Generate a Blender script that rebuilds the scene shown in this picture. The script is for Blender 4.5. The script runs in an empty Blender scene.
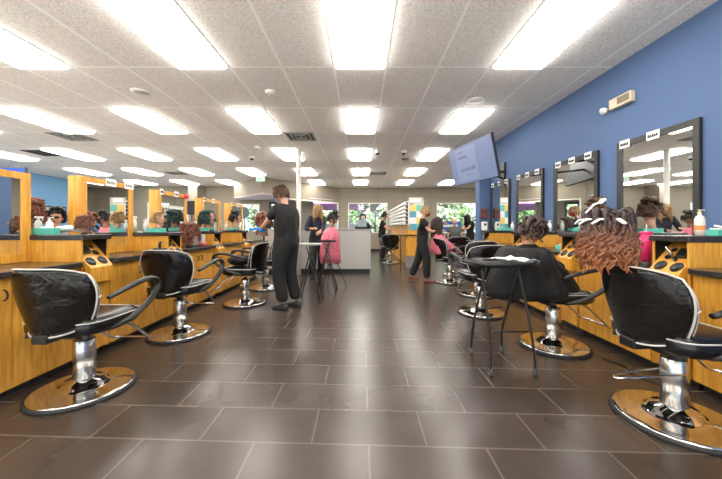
import bpy, bmesh, math, random
from mathutils import Vector, Matrix, Euler, noise
random.seed(7)
R = math.radians
scene = bpy.context.scene
COL = scene.collection

# ---------------------------------------------------------------- camera, world, exposure
cam_d = bpy.data.cameras.new('camera'); cam = bpy.data.objects.new('camera', cam_d); COL.objects.link(cam)
cam.location = (0, 0, 1.15); cam.rotation_euler = (R(90), 0, 0)
cam_d.sensor_width = 36; cam_d.lens = 15.2; cam_d.shift_y = -12.5/722; cam_d.clip_start = .05
scene.camera = cam
world = bpy.data.worlds.new('world'); scene.world = world; world.use_nodes = True
bgn = world.node_tree.nodes['Background']
bgn.inputs[0].default_value = (.80, .90, 1, 1); bgn.inputs[1].default_value = 1.3
sun_d = bpy.data.lights.new('sun', 'SUN'); sun = bpy.data.objects.new('sun', sun_d); COL.objects.link(sun)
sun_d.energy = 14; sun_d.angle = R(1); sun_d.color = (1, .95, .88); sun.rotation_euler = (R(50), 0, R(12))
LAMP = 8.4
scene.view_settings.view_transform = 'Standard'; scene.view_settings.look = 'None'
scene.view_settings.exposure = 1.0; scene.view_settings.gamma = 1
scene.cycles.use_denoising = True
scene.cycles.max_bounces = 8; scene.cycles.diffuse_bounces = 5; scene.cycles.glossy_bounces = 4
scene.cycles.sample_clamp_indirect = 8

# ---------------------------------------------------------------- materials
def nmat(name):
    m = bpy.data.materials.new(name); m.use_nodes = True
    return m, m.node_tree, m.node_tree.nodes['Principled BSDF']
MATS = {}
def mat(name, col, rough=.5, metal=0., var=.06, scale=40., bump=0., stretch=(1,1,1), coat=0., emit=0., spec=.5, distort=0.):
    if name in MATS: return MATS[name]
    m, nt, b = nmat(name); N = nt.nodes; L = nt.links
    tc = N.new('ShaderNodeTexCoord'); mp = N.new('ShaderNodeMapping'); mp.inputs['Scale'].default_value = stretch
    L.new(tc.outputs['Object'], mp.inputs[0])
    nz = N.new('ShaderNodeTexNoise'); nz.inputs['Scale'].default_value = scale; nz.inputs['Detail'].default_value = 4
    nz.inputs['Distortion'].default_value = distort
    L.new(mp.outputs[0], nz.inputs[0])
    mx = N.new('ShaderNodeMix'); mx.data_type = 'RGBA'
    mx.inputs[6].default_value = (*[max(0, c*(1-var)) for c in col], 1)
    mx.inputs[7].default_value = (*[min(1, c*(1+var)) for c in col], 1)
    L.new(nz.outputs[0], mx.inputs[0]); L.new(mx.outputs[2], b.inputs['Base Color'])
    b.inputs['Roughness'].default_value = rough; b.inputs['Metallic'].default_value = metal
    b.inputs['Specular IOR Level'].default_value = spec
    b.inputs['Coat Weight'].default_value = coat; b.inputs['Coat Roughness'].default_value = .06
    if emit:
        L.new(mx.outputs[2], b.inputs['Emission Color']); b.inputs['Emission Strength'].default_value = emit
    if bump:
        bp = N.new('ShaderNodeBump'); bp.inputs['Strength'].default_value = bump; bp.inputs['Distance'].default_value = .02
        L.new(nz.outputs[0], bp.inputs['Height']); L.new(bp.outputs[0], b.inputs['Normal'])
    MATS[name] = m
    return m
def wood(name, a, c, axis='z'):
    m, nt, b = nmat(name); N = nt.nodes; L = nt.links
    tc = N.new('ShaderNodeTexCoord'); mp = N.new('ShaderNodeMapping')
    mp.inputs['Scale'].default_value = (14, 14, 1.3) if axis == 'z' else (14, 1.3, 14)
    L.new(tc.outputs['Object'], mp.inputs[0])
    n1 = N.new('ShaderNodeTexNoise'); n1.inputs['Scale'].default_value = 3; n1.inputs['Detail'].default_value = 6; n1.inputs['Distortion'].default_value = .6
    L.new(mp.outputs[0], n1.inputs[0])
    cr = N.new('ShaderNodeValToRGB'); cr.color_ramp.elements[0].position = .35; cr.color_ramp.elements[1].position = .68
    cr.color_ramp.elements[0].color = (*a, 1); cr.color_ramp.elements[1].color = (*c, 1)
    L.new(n1.outputs[0], cr.inputs[0]); L.new(cr.outputs[0], b.inputs['Base Color'])
    b.inputs['Roughness'].default_value = .38
    MATS[name] = m
    return m
WOOD = wood('maple_wood', (.58, .245, .022), (.78, .40, .06))
BLACKTOP = mat('black_laminate', (.035, .03, .028), .22, var=.5, scale=60)
BLACK = mat('black_plastic', (.007, .007, .0075), .35)
DARKIN = mat('black_interior', (.01, .009, .008), .6)
VINYL = mat('black_vinyl', (.006, .0055, .006), .26, bump=.15, scale=9)
COVER = mat('clear_plastic_over_black', (.006, .005, .005), .16, bump=.55, scale=9, distort=1.6, spec=.35)
PIPING = mat('clear_white_piping', (.52, .50, .47), .3)
CHROME = mat('chrome', (.72, .70, .68), .07, 1, var=.02)
STEEL = mat('brushed_steel', (.55, .54, .52), .25, 1, var=.05, scale=80, stretch=(1, 1, .05))
RUBBER = mat('black_rubber', (.015, .015, .015), .6)
FRAMEBLK = mat('black_mirror_frame', (.018, .017, .016), .35)
WHITE = mat('white_plastic', (.80, .79, .76), .4)
PAPER = mat('white_paper', (.82, .82, .80), .8)
INK = mat('dark_ink', (.03, .03, .035), .7)
CREAM = mat('cream_plastic', (.62, .54, .38), .4)
BEIGE = mat('beige_wall_paint', (.300, .262, .205), .8, var=.03, scale=3)
BLUE = mat('blue_wall_paint', (.080, .138, .275), .7, var=.03, scale=3)
LBLUE = mat('light_blue_wall_paint', (.18, .40, .66), .7, var=.03, scale=3)
SOFF = mat('soffit_lit_underside', (.72, .68, .78), .7)  # lilac white colour stands in for light on the soffit underside
DESK = mat('grey_desk_laminate', (.47, .45, .43), .45, var=.03)
TEAL = mat('teal_plastic', (.10, .52, .42), .35)
TEAL2 = mat('dark_teal_cloth', (.008, .035, .030), .6)
PINK = mat('hot_pink_plastic', (.75, .03, .16), .3)
PINKC = mat('pink_satin_cape', (.78, .14, .20), .45, var=.7, scale=22)
YEL = mat('yellow_panel', (.80, .58, .16), .6)
BLU2 = mat('steel_blue_panel', (.10, .33, .45), .6)
TEAL3 = mat('soft_teal_panel', (.16, .50, .42), .6)
SCREENBACK = mat('screen_bezel', (.03, .032, .045), .4)
SCREEN = mat('screen_lit_grey_blue', (.10, .125, .21), .3, emit=.5, var=.12, scale=2.5)
SCREENW = mat('screen_lit_pale', (.13, .155, .25), .3, emit=.5, var=.04)
SCREENTXT = mat('screen_text_dark', (.05, .05, .10), .3, emit=.3)
SKIN = mat('light_skin', (.62, .33, .22), .5, var=.06)
SKIN2 = mat('tan_skin', (.42, .20, .11), .5, var=.06)
LIPS = mat('lips', (.35, .08, .07), .5)
EYE = mat('dark_eye', (.02, .015, .012), .2)
BLKCLOTH = mat('black_cloth', (.006, .006, .007), .85, var=.3, scale=18, bump=.3)
GREYCLOTH = mat('charcoal_cape_cloth', (.010, .0095, .0095), .7, spec=.25, var=.4, scale=8, bump=.4)
NAVYCLOTH = mat('navy_cloth', (.012, .016, .030), .8, var=.3, scale=18)
BLUECOLLAR = mat('blue_grey_towel', (.10, .15, .24), .8)
GREYSHIRT = mat('grey_shirt', (.10, .11, .11), .8)
BLUEMASK = mat('blue_face_mask', (.18, .36, .62), .7)
REDMASK = mat('red_face_mask', (.50, .03, .03), .7)
GLOVE = mat('blue_nitrile_glove', (.02, .22, .62), .4)
SHOE = mat('black_shoe', (.02, .02, .02), .5)
SHOE2 = mat('dark_brown_shoe', (.06, .03, .02), .5)
SHOER = mat('red_blue_shoe', (.16, .03, .03), .5)
TILEVENT = mat('vent_grey', (.45, .44, .43), .5)
DARKVENT = mat('vent_dark', (.05, .05, .05), .7)
GREENSIGN = mat('exit_green', (.0, .05, .022), .5, emit=.02)
SIGNFACE = mat('exit_face', (.20, .30, .23), .5, emit=.05)
RED = mat('red_plastic', (.12, .01, .01), .4)
AMBER = mat('amber_lens', (.65, .20, .03), .3)
BLUESCR = mat('deep_blue_screen', (.015, .05, .28), .4, emit=.6)
VIOLET = mat('violet_fascia', (.36, .17, .38), .7)
PAVE = mat('pale_pavement', (.50, .48, .45), .9, var=.08, scale=3)
BARK = mat('tree_bark', (.10, .07, .045), .9)
VAN = mat('blue_sign_face', (.03, .09, .38), .5)

def hairmat(name, root, tip, z0, z1):
    m, nt, b = nmat(name); N = nt.nodes; L = nt.links
    tc = N.new('ShaderNodeTexCoord'); sp = N.new('ShaderNodeSeparateXYZ'); L.new(tc.outputs['Object'], sp.inputs[0])
    mr = N.new('ShaderNodeMapRange'); mr.inputs[1].default_value = z1; mr.inputs[2].default_value = z0
    nz = N.new('ShaderNodeTexNoise'); nz.inputs['Scale'].default_value = 26; L.new(tc.outputs['Object'], nz.inputs[0])
    ad = N.new('ShaderNodeMath'); ad.operation = 'MULTIPLY_ADD'; ad.inputs[1].default_value = .10; 
    L.new(nz.outputs[0], ad.inputs[0]); L.new(sp.outputs[2], ad.inputs[2]); L.new(ad.outputs[0], mr.inputs[0])
    cr = N.new('ShaderNodeValToRGB'); cr.color_ramp.elements[0].color = (*root, 1); cr.color_ramp.elements[1].color = (*tip, 1)
    L.new(mr.outputs[0], cr.inputs[0])
    L.new(cr.outputs[0], b.inputs['Base Color']); b.inputs['Roughness'].default_value = .38
    return m
HBLACK = mat('black_hair', (.008, .006, .005), .35, var=.4, scale=30)
HBROWN = mat('brown_hair', (.085, .038, .018), .45, var=.4, scale=30)
HDBROWN = mat('dark_brown_hair', (.030, .012, .008), .4, var=.4, scale=30)
HBLOND = mat('blond_hair', (.36, .22, .09), .45, var=.3, scale=30)
HDBLOND = mat('pale_blond_hair', (.45, .30, .13), .5, var=.3, scale=30)
HAUBURN = mat('auburn_hair', (.13, .034, .014), .4, var=.5, scale=30)

def glass_mat():
    m = bpy.data.materials.new('window_glass'); m.use_nodes = True; nt = m.node_tree; nt.nodes.clear()
    o = nt.nodes.new('ShaderNodeOutputMaterial'); t = nt.nodes.new('ShaderNodeBsdfTransparent'); g = nt.nodes.new('ShaderNodeBsdfGlossy')
    g.inputs['Roughness'].default_value = .02; mx = nt.nodes.new('ShaderNodeMixShader'); mx.inputs[0].default_value = .06
    t.inputs[0].default_value = (.95, .97, .97, 1)
    nt.links.new(t.outputs[0], mx.inputs[1]); nt.links.new(g.outputs[0], mx.inputs[2]); nt.links.new(mx.outputs[0], o.inputs[0])
    return m
GLASS = glass_mat()
def mirror_mat():
    m, nt, b = nmat('mirror_silver'); b.inputs['Metallic'].default_value = 1; b.inputs['Roughness'].default_value = .005
    b.inputs['Base Color'].default_value = (.84, .86, .85, 1)
    return m
MIRROR = mirror_mat()
def lamp_mat():
    m, nt, b = nmat('lamp_diffuser'); N = nt.nodes; L = nt.links
    tc = N.new('ShaderNodeTexCoord'); sp = N.new('ShaderNodeSeparateXYZ'); L.new(tc.outputs['Object'], sp.inputs[0])
    # two tubes behind the prismatic lens: brighter bands along the fixture
    mu = N.new('ShaderNodeMath'); mu.operation = 'MULTIPLY'; mu.inputs[1].default_value = 2*math.pi/.27
    L.new(sp.outputs[0], mu.inputs[0])
    co = N.new('ShaderNodeMath'); co.operation = 'COSINE'; L.new(mu.outputs[0], co.inputs[0])
    ma = N.new('ShaderNodeMath'); ma.operation = 'MULTIPLY_ADD'; ma.inputs[1].default_value = -.16*LAMP; ma.inputs[2].default_value = .84*LAMP
    L.new(co.outputs[0], ma.inputs[0])
    b.inputs['Base Color'].default_value = (.8, .8, .78, 1); b.inputs['Emission Color'].default_value = (1, .95, .87, 1)
    L.new(ma.outputs[0], b.inputs['Emission Strength'])
    return m
LAMPM = lamp_mat()
LENSGLOW = mat('lamp_edge_added_glow', (.9, .88, .82), .4, emit=LAMP*1.15, var=.01)  # glowing lens sides, added to brighten the ceiling around each panel

def floor_mat():
    m, nt, b = nmat('slate_floor_tile'); N = nt.nodes; L = nt.links
    tc = N.new('ShaderNodeTexCoord'); sp = N.new('ShaderNodeSeparateXYZ'); L.new(tc.outputs['Object'], sp.inputs[0])
    v = N.new('ShaderNodeMath'); v.operation = 'MULTIPLY_ADD'; v.inputs[1].default_value = .038
    L.new(sp.outputs[0], v.inputs[0]); L.new(sp.outputs[1], v.inputs[2])
    va = N.new('ShaderNodeMath'); va.operation = 'ADD'; va.inputs[1].default_value = -1.609 + .305*40; L.new(v.outputs[0], va.inputs[0])
    ua = N.new('ShaderNodeMath'); ua.operation = 'ADD'; ua.inputs[1].default_value = -.041 + .61*40; L.new(sp.outputs[0], ua.inputs[0])
    cb = N.new('ShaderNodeCombineXYZ'); L.new(ua.outputs[0], cb.inputs[0]); L.new(va.outputs[0], cb.inputs[1])
    br = N.new('ShaderNodeTexBrick'); br.offset = .5; br.offset_frequency = 2
    br.inputs['Scale'].default_value = 1; br.inputs['Brick Width'].default_value = .61; br.inputs['Row Height'].default_value = .305
    br.inputs['Mortar Size'].default_value = .0055; br.inputs['Mortar Smooth'].default_value = .1
    br.inputs['Color1'].default_value = (.044, .032, .026, 1); br.inputs['Color2'].default_value = (.054, .040, .033, 1)
    br.inputs['Mortar'].default_value = (.11, .088, .072, 1)
    L.new(cb.outputs[0], br.inputs[0])
    nz = N.new('ShaderNodeTexNoise'); nz.inputs['Scale'].default_value = 4; nz.inputs['Detail'].default_value = 3; nz.inputs['Roughness'].default_value = .5
    L.new(tc.outputs['Object'], nz.inputs[0])
    mr = N.new('ShaderNodeMapRange'); mr.inputs[1].default_value = .3; mr.inputs[2].default_value = .7; mr.inputs[3].default_value = .86; mr.inputs[4].default_value = 1.14
    L.new(nz.outputs[0], mr.inputs[0])
    mx = N.new('ShaderNodeVectorMath'); mx.operation = 'SCALE'; L.new(br.outputs[0], mx.inputs[0]); L.new(mr.outputs[0], mx.inputs['Scale'])
    L.new(mx.outputs[0], b.inputs['Base Color'])
    rr = N.new('ShaderNodeMapRange'); rr.inputs[1].default_value = .3; rr.inputs[2].default_value = .7; rr.inputs[3].default_value = .265; rr.inputs[4].default_value = .285
    L.new(nz.outputs[0], rr.inputs[0])
    rm = N.new('ShaderNodeMath'); rm.operation = 'MULTIPLY_ADD'; rm.inputs[1].default_value = .5; L.new(br.outputs['Fac'], rm.inputs[0]); L.new(rr.outputs[0], rm.inputs[2])
    b.inputs['Roughness'].default_value = .27
    b.inputs['Specular IOR Level'].default_value = .6
    bp = N.new('ShaderNodeBump'); bp.inputs['Strength'].default_value = .3; bp.inputs['Distance'].default_value = .002; bp.invert = True
    return m
def ceil_mat():
    m, nt, b = nmat('acoustic_ceiling_tile'); N = nt.nodes; L = nt.links
    tc = N.new('ShaderNodeTexCoord'); sp = N.new('ShaderNodeSeparateXYZ'); L.new(tc.outputs['Object'], sp.inputs[0])
    def band(out, off, per, w):
        a = N.new('ShaderNodeMath'); a.operation = 'ADD'; a.inputs[1].default_value = -off + per*50 + w/2; L.new(out, a.inputs[0])
        c = N.new('ShaderNodeMath'); c.operation = 'MODULO'; c.inputs[1].default_value = per; L.new(a.outputs[0], c.inputs[0])
        d = N.new('ShaderNodeMath'); d.operation = 'LESS_THAN'; d.inputs[1].default_value = w; L.new(c.outputs[0], d.inputs[0])
        return d.outputs[0]
    bx_ = band(sp.outputs[0], -.317, .61, .030); by_ = band(sp.outputs[1], 3.564, 1.219, .034)
    mxm = N.new('ShaderNodeMath'); mxm.operation = 'MAXIMUM'; L.new(bx_, mxm.inputs[0]); L.new(by_, mxm.inputs[1])
    nz = N.new('ShaderNodeTexNoise'); nz.inputs['Scale'].default_value = 75; nz.inputs['Detail'].default_value = 3; L.new(tc.outputs['Object'], nz.inputs[0])
    cr = N.new('ShaderNodeValToRGB'); cr.color_ramp.elements[0].position = .36; cr.color_ramp.elements[1].position = .56
    cr.color_ramp.elements[0].color = (.66, .625, .60, 1); cr.color_ramp.elements[1].color = (.90, .865, .84, 1)
    L.new(nz.outputs[0], cr.inputs[0])
    mx = N.new('ShaderNodeMix'); mx.data_type = 'RGBA'; mx.inputs[7].default_value = (.98, .97, .95, 1)
    L.new(mxm.outputs[0], mx.inputs[0]); L.new(cr.outputs[0], mx.inputs[6]); L.new(mx.outputs[2], b.inputs['Base Color'])
    b.inputs['Roughness'].default_value = .85
    bp = N.new('ShaderNodeBump'); bp.inputs['Strength'].default_value = .25; bp.inputs['Distance'].default_value = .004
    L.new(nz.outputs[0], bp.inputs['Height']); L.new(bp.outputs[0], b.inputs['Normal'])
    return m
def leaf_mat(name, a, c):
    m, nt, b = nmat(name); N = nt.nodes; L = nt.links
    tc = N.new('ShaderNodeTexCoord'); nz = N.new('ShaderNodeTexNoise'); nz.inputs['Scale'].default_value = 6; L.new(tc.outputs['Object'], nz.inputs[0])
    cr = N.new('ShaderNodeValToRGB'); cr.color_ramp.elements[0].position = .35; cr.color_ramp.elements[1].position = .65
    cr.color_ramp.elements[0].color = (*a, 1); cr.color_ramp.elements[1].color = (*c, 1)
    L.new(nz.outputs[0], cr.inputs[0]); L.new(cr.outputs[0], b.inputs['Base Color']); b.inputs['Roughness'].default_value = .6
    return m
LEAF = leaf_mat('green_leaves', (.035, .09, .03), (.16, .26, .10))
LEAF2 = leaf_mat('pale_leaves', (.10, .17, .08), (.38, .44, .30))

# ---------------------------------------------------------------- mesh helpers
class MB:
    def __init__(s): s.bm = bmesh.new(); s.mi = 0; s.sm = False; s.T = None
    def _v(s, p):
        p = Vector(p)
        return s.bm.verts.new(s.T @ p if s.T else p)
    def face(s, vs, smooth=None):
        try: f = s.bm.faces.new(vs)
        except ValueError: return None
        f.material_index = s.mi; f.smooth = s.sm if smooth is None else smooth
        return f
    def box(s, x0, x1, y0, y1, z0, z1):
        if x0 > x1: x0, x1 = x1, x0
        if y0 > y1: y0, y1 = y1, y0
        v = [s._v((x, y, z)) for z in (z0, z1) for x, y in ((x0, y0), (x1, y0), (x1, y1), (x0, y1))]
        for q in ((3,2,1,0), (4,5,6,7), (0,1,5,4), (1,2,6,5), (2,3,7,6), (3,0,4,7)): s.face([v[i] for i in q], False)
        return s
    def rings(s, rings, closed=True, cap0=True, cap1=True, smooth=True):
        V = [[s._v(p) for p in r] for r in rings]
        n = len(V[0])
        for a, b in zip(V[:-1], V[1:]):
            for i in range(n if closed else n-1):
                j = (i+1) % n
                s.face([a[i], a[j], b[j], b[i]], smooth)
        if cap0: s.face(list(reversed(V[0])), False)
        if cap1: s.face(V[-1], False)
        return V
    def tube(s, path, r, n=8, closed=False, flat=1.0):
        P = [Vector(p) for p in path]; m = len(P)
        rr = r if isinstance(r, (list, tuple)) else [r]*m
        rings = []; up = None
        for i, p in enumerate(P):
            if closed: t = P[(i+1) % m] - P[i-1]
            else: t = P[min(i+1, m-1)] - P[max(i-1, 0)]
            if t.length < 1e-9: t = Vector((0, 0, 1))
            t.normalize()
            if up is None:
                up = Vector((0, 0, 1)) if abs(t.z) < .9 else Vector((1, 0, 0))
            a = up - t*up.dot(t)
            if a.length < 1e-6: a = t.orthogonal()
            a.normalize(); up = a; b = t.cross(a)
            rings.append([p + (a*math.cos(2*math.pi*k/n) + b*math.sin(2*math.pi*k/n)*flat)*rr[i] for k in range(n)])
        if closed:
            rings.append(rings[0]); s.rings(rings, cap0=False, cap1=False)
        else: s.rings(rings)
        return s
    def lathe(s, prof, c=(0, 0, 0), n=24, axis='z', caps=True):
        rings = []
        for r, z in prof:
            ring = []
            for k in range(n):
                a = 2*math.pi*k/n; x, y = r*math.cos(a), r*math.sin(a)
                p = (x, y, z) if axis == 'z' else ((z, x, y) if axis == 'x' else (y, z, x))
                ring.append((c[0]+p[0], c[1]+p[1], c[2]+p[2]))
            rings.append(ring)
        s.rings(rings, cap0=caps, cap1=caps)
        return s
    def ball(s, c, rx, ry=None, rz=None, nu=14, nv=10, fn=None):
        ry = ry or rx; rz = rz or rx; rings = []
        for j in range(1, nv):
            t = math.pi*j/nv
            ring = []
            for k in range(nu):
                a = 2*math.pi*k/nu
                d = Vector((math.sin(t)*math.cos(a), math.sin(t)*math.sin(a), -math.cos(t)))
                q = Vector((d.x*rx, d.y*ry, d.z*rz))
                if fn: q = fn(d, q)
                ring.append(Vector(c)+q)
            rings.append(ring)
        bot = Vector((0, 0, -rz)); top = Vector((0, 0, rz))
        if fn: bot = fn(Vector((0, 0, -1)), bot); top = fn(Vector((0, 0, 1)), top)
        V = [[s._v(p) for p in r] for r in rings]
        for a, b in zip(V[:-1], V[1:]):
            for i in range(nu): s.face([a[i], a[(i+1) % nu], b[(i+1) % nu], b[i]], True)
        vb = s._v(Vector(c)+bot); vt = s._v(Vector(c)+top)
        for i in range(nu):
            s.face([vb, V[0][(i+1) % nu], V[0][i]], True); s.face([vt, V[-1][i], V[-1][(i+1) % nu]], True)
        return s
    def prism(s, poly, z0, z1, smooth=False):
        s.rings([[(x, y, z0) for x, y in poly], [(x, y, z1) for x, y in poly]], smooth=smooth)
        return s
    def build(s, name, mats, parent=None, bevel=0, recalc=True):
        if recalc: bmesh.ops.recalc_face_normals(s.bm, faces=s.bm.faces)
        me = bpy.data.meshes.new(name); s.bm.to_mesh(me); s.bm.free()
        for m in (mats if isinstance(mats, (list, tuple)) else [mats]): me.materials.append(m)
        o = bpy.data.objects.new(name, me); COL.objects.link(o)
        if parent: o.parent = parent
        if bevel:
            b = o.modifiers.new('bevel', 'BEVEL'); b.width = bevel; b.segments = 2; b.limit_method = 'ANGLE'
        return o
def tag(o, label=None, cat=None, group=None, kind=None):
    if label: o['label'] = label
    if cat: o['category'] = cat
    if group: o['group'] = group
    if kind: o['kind'] = kind
    return o
def thing(name, label, cat, loc=(0, 0, 0), rz=0, group=None):
    o = bpy.data.objects.new(name, None); COL.objects.link(o); o.location = loc; o.rotation_euler = (0, 0, rz)
    o.empty_display_size = .1
    return tag(o, label, cat, group)
def dup(o, loc=None, rz=None, label=None, parent=None):
    c = o.copy(); COL.objects.link(c)
    if parent: c.parent = parent
    for ch in list(o.children): dup(ch, parent=c)
    if loc is not None: c.location = loc
    if rz is not None: c.rotation_euler = (0, 0, rz)
    if label: c['label'] = label
    return c
def struct(name, mb, m, bevel=0):
    o = mb.build(name, m, bevel=bevel); o['kind'] = 'structure'; return o
def ordn(n): return ['first', 'second', 'third', 'fourth', 'fifth', 'sixth', 'seventh', 'eighth', 'ninth'][n]

# ---------------------------------------------------------------- room shell
CH = 3.021; WR = 2.95; WL = -11.4; YB = 14.6; YF = -4.0; XE = 7.2
struct('floor', MB().box(-3.7, XE+.1, -.9, YB+.1, -.05, 0), floor_mat())
struct('floor_left_bounce', MB().box(WL-.1, -3.7, -.9, YB+.1, -.05, 0), mat('pale_bounce_left', (.30, .28, .26), .6))  # unseen floor made paler than the aisle to bounce light upward
struct('floor_rear_bounce', MB().box(WL-.1, XE+.1, YF-.2, -.9, -.05, 0), mat('pale_bounce_rear', (.62, .59, .54), .6))  # pale floor added out of view, reflects sun onto the ceiling
struct('ceiling', MB().box(WL-.1, XE+.1, YF, YB+.1, CH, CH+.1), ceil_mat())
struct('wall_right', MB().box(WR, WR+.12, YF, 6.95, 0, CH), BLUE)
struct('wall_pilaster', MB().box(2.70, WR+.12, 6.95, 7.2, 0, CH), BLUE)
struct('wall_alcove', MB().box(WR+.12, XE, 7.08, 7.2, 0, CH), BEIGE)
struct('wall_east', MB().box(XE, XE+.1, 7.08, YB, 0, CH), BEIGE)
struct('wall_left', MB().box(WL-.1, WL, YF, 14.4, 0, CH), LBLUE)
def wall_with_openings(name, p0, p1, ops, z0=0, z1=CH, th=.12, m=BEIGE):
    """wall along p0->p1 (xy), ops = (u0,u1,za,zb) in metres along the wall"""
    p0 = Vector((*p0, 0)); p1 = Vector((*p1, 0)); L = (p1-p0).length; d = (p1-p0)/L
    T = Matrix.Translation(p0) @ Matrix.Rotation(math.atan2(d.y, d.x), 4, 'Z')
    mb = MB(); mb.T = T; u = 0
    for (a, b, za, zb) in sorted(ops):
        mb.box(u, a, 0, th, z0, z1)
        if za > z0: mb.box(a, b, 0, th, z0, za)
        if zb < z1: mb.box(a, b, 0, th, zb, z1)
        u = b
    mb.box(u, L, 0, th, z0, z1)
    struct(name, mb, m)
    return T
win_n = [0]
def window(T, a, b, za, zb, mull=(), th=.12, fm=WHITE):
    win_n[0] += 1
    e = thing('window_%d' % win_n[0], None, None); e['kind'] = 'structure'
    w = .045
    mb = MB(); mb.T = T
    mb.box(a, b, -.012, .07, za, za+w); mb.box(a, b, -.012, .07, zb-w, zb)
    mb.box(a, a+w, -.012, .07, za+w, zb-w); mb.box(b-w, b, -.012, .07, za+w, zb-w)
    for q in mull: mb.box(q-.02, q+.02, 0, .06, za+w, zb-w)
    mb.build('window_frame', fm, e)
    mb = MB(); mb.T = T; mb.box(a+w, b-w, .03, .036, za+w, zb-w); mb.build('window_pane', GLASS, e)
    return e
# far wall behind the desk and the east part
T = wall_with_openings('wall_back', (-1.0, YB), (XE, YB), [(.38, 2.27, .86, 2.31), (4.62, 6.58, .86, 2.31)])
window(T, .38, 2.27, .86, 2.31); window(T, 4.62, 6.58, .86, 2.31, (6.28,))
# slanted storefront wall on the left of it
A0 = (-3.10, 12.13); A1 = (-1.0, YB)
T = wall_with_openings('wall_slanted', A0, A1, [(.18, 3.13, .80, 2.31)])
window(T, .18, 3.13, .80, 2.31)
# back wall of the left half, with the entry recess
T = wall_with_openings('wall_far_left', (WL, 14.0), (-2.2, 14.0), [(1.6, 2.15, .9, 2.28), (3.25, 3.6, .9, 2.2), (5.55, 6.75, .95, 2.22), (7.18, 7.92, .0, 2.3)])
window(T, 1.6, 2.15, .9, 2.28); window(T, 3.25, 3.6, .9, 2.2); window(T, 5.55, 6.75, .95, 2.22)
d = thing('door_1', None, None); d['kind'] = 'structure'
mb = MB(); mb.T = T; DFR = mat('dark_door_frame', (.02, .022, .03), .4)
mb.box(7.18, 7.27, -.02, .08, 0, 2.3); mb.box(7.83, 7.92, -.02, .08, 0, 2.3); mb.box(7.27, 7.83, -.02, .08, 2.2, 2.3); mb.box(7.27, 7.83, 0, .06, 0, .22); mb.box(7.27, 7.83, 0, .06, 1.0, 1.06)
mb.build('door_frame', DFR, d)
mb = MB(); mb.T = T; mb.box(7.27, 7.83, .03, .036, .22, 2.2); mb.build('door_pane', GLASS, d)
mb = MB(); mb.T = T; mb.tube([(7.3, -.03, .9), (7.3, -.06, .95), (7.3, -.06, 1.2), (7.3, -.03, 1.25)], .012); mb.build('door_handle', STEEL, d)
# corner column and soffit
struct('trim_1', MB().box(-7.55, -7.15, 13.3, 14.0, 0, CH), BEIGE)
sof = [(-3.75, 11.45), (-5.55, 13.3), (-5.55, 13.98), (-1.3, 14.2)]
struct('trim_2', MB().prism(sof, 2.42, CH-.002), BEIGE)
struct('trim_3', MB().prism([(x*.999 if x > -5 else x, y) for x, y in sof], 2.395, 2.42), SOFF)
struct('trim_4', MB().box(-1.0, XE, YB-.015, YB, 2.52, 2.535), mat('wall_reveal', (.20, .175, .14), .8))
mb = MB()
for x in (.85, 1.6, 2.05, 3.35): mb.box(x, x+.015, YB-.012, YB, 0 if x > 1.3 else 2.31, CH)
struct('trim_5', mb, MATS['wall_reveal'])
# unseen storefront windows, added behind the camera so daylight reaches the ceiling
T = wall_with_openings('wall_front_added_windows', (WL, YF), (WR+.1, YF), [(.3, 3.4, .15, 2.95), (3.6, 6.9, .15, 2.95), (7.1, 10.4, .15, 2.95), (10.6, 14.2, .15, 2.95)], m=BEIGE)
for a, b in ((.3, 3.4), (3.6, 6.9), (7.1, 10.4), (10.6, 14.2)): window(T, a, b, .15, 2.95)
# base trims
struct('baseboard_back', MB().box(-1.0, XE, YB-.012, YB, 0, .1), BLACK)
struct('baseboard_left', MB().box(WL, WL+.012, YF, 14, 0, .1), BLACK)

# white steel post
pole = MB().lathe([(.055, 0), (.055, CH-.02)], (-1.50, 7.35, 0), 16).lathe([(.075, CH-.03), (.075, CH-.002)], (-1.50, 7.35, 0), 16).build('support_post', mat('white_post_paint', (.72, .70, .66), .5))
tag(pole, 'slim white round post from floor to ceiling behind the stylist in black', 'post')

# ---------------------------------------------------------------- ceiling lamps and fittings
def make_lamp():
    e = thing('ceiling_light', 'x', 'ceiling light', group='recessed ceiling light panels')
    mb = MB(); w, l, f = .598/2, 1.207/2, .022
    mb.box(-w, w, -l, -l+f, -.012, .0); mb.box(-w, w, l-f, l, -.012, .0); mb.box(-w, -w+f, -l+f, l-f, -.012, .0); mb.box(w-f, w, -l+f, l-f, -.012, .0)
    mb.build('light_frame', WHITE, e)
    mb = MB(); q = w-f; k = l-f   # lens lowered below the frame, a shape added to light the ceiling
    mb.rings([[(-q, -k, -.001), (q, -k, -.001), (q, k, -.001), (-q, k, -.001)], [(-q, -k, -.035), (q, -k, -.035), (q, k, -.035), (-q, k, -.035)], [(-q+.02, -k+.02, -.05), (q-.02, -k+.02, -.05), (q-.02, k-.02, -.05), (-q+.02, k-.02, -.05)]], smooth=False)
    dfo = mb.build('diffuser', [LAMPM, LENSGLOW], e)
    for p in dfo.data.polygons:
        if abs(p.normal.z) < .5: p.material_index = 1
    return e
lamp0 = make_lamp(); used = False
cols = {-1: 'nearest the blue wall', 0: 'over the middle of the aisle', 1: 'next left of the aisle middle', 2: 'second left of the aisle middle',
        3: 'third left of the aisle middle', 4: 'fourth left of the aisle middle', 5: 'fifth left of the aisle middle', -2: 'over the right alcove', -3: 'deepest in the right alcove'}
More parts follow.
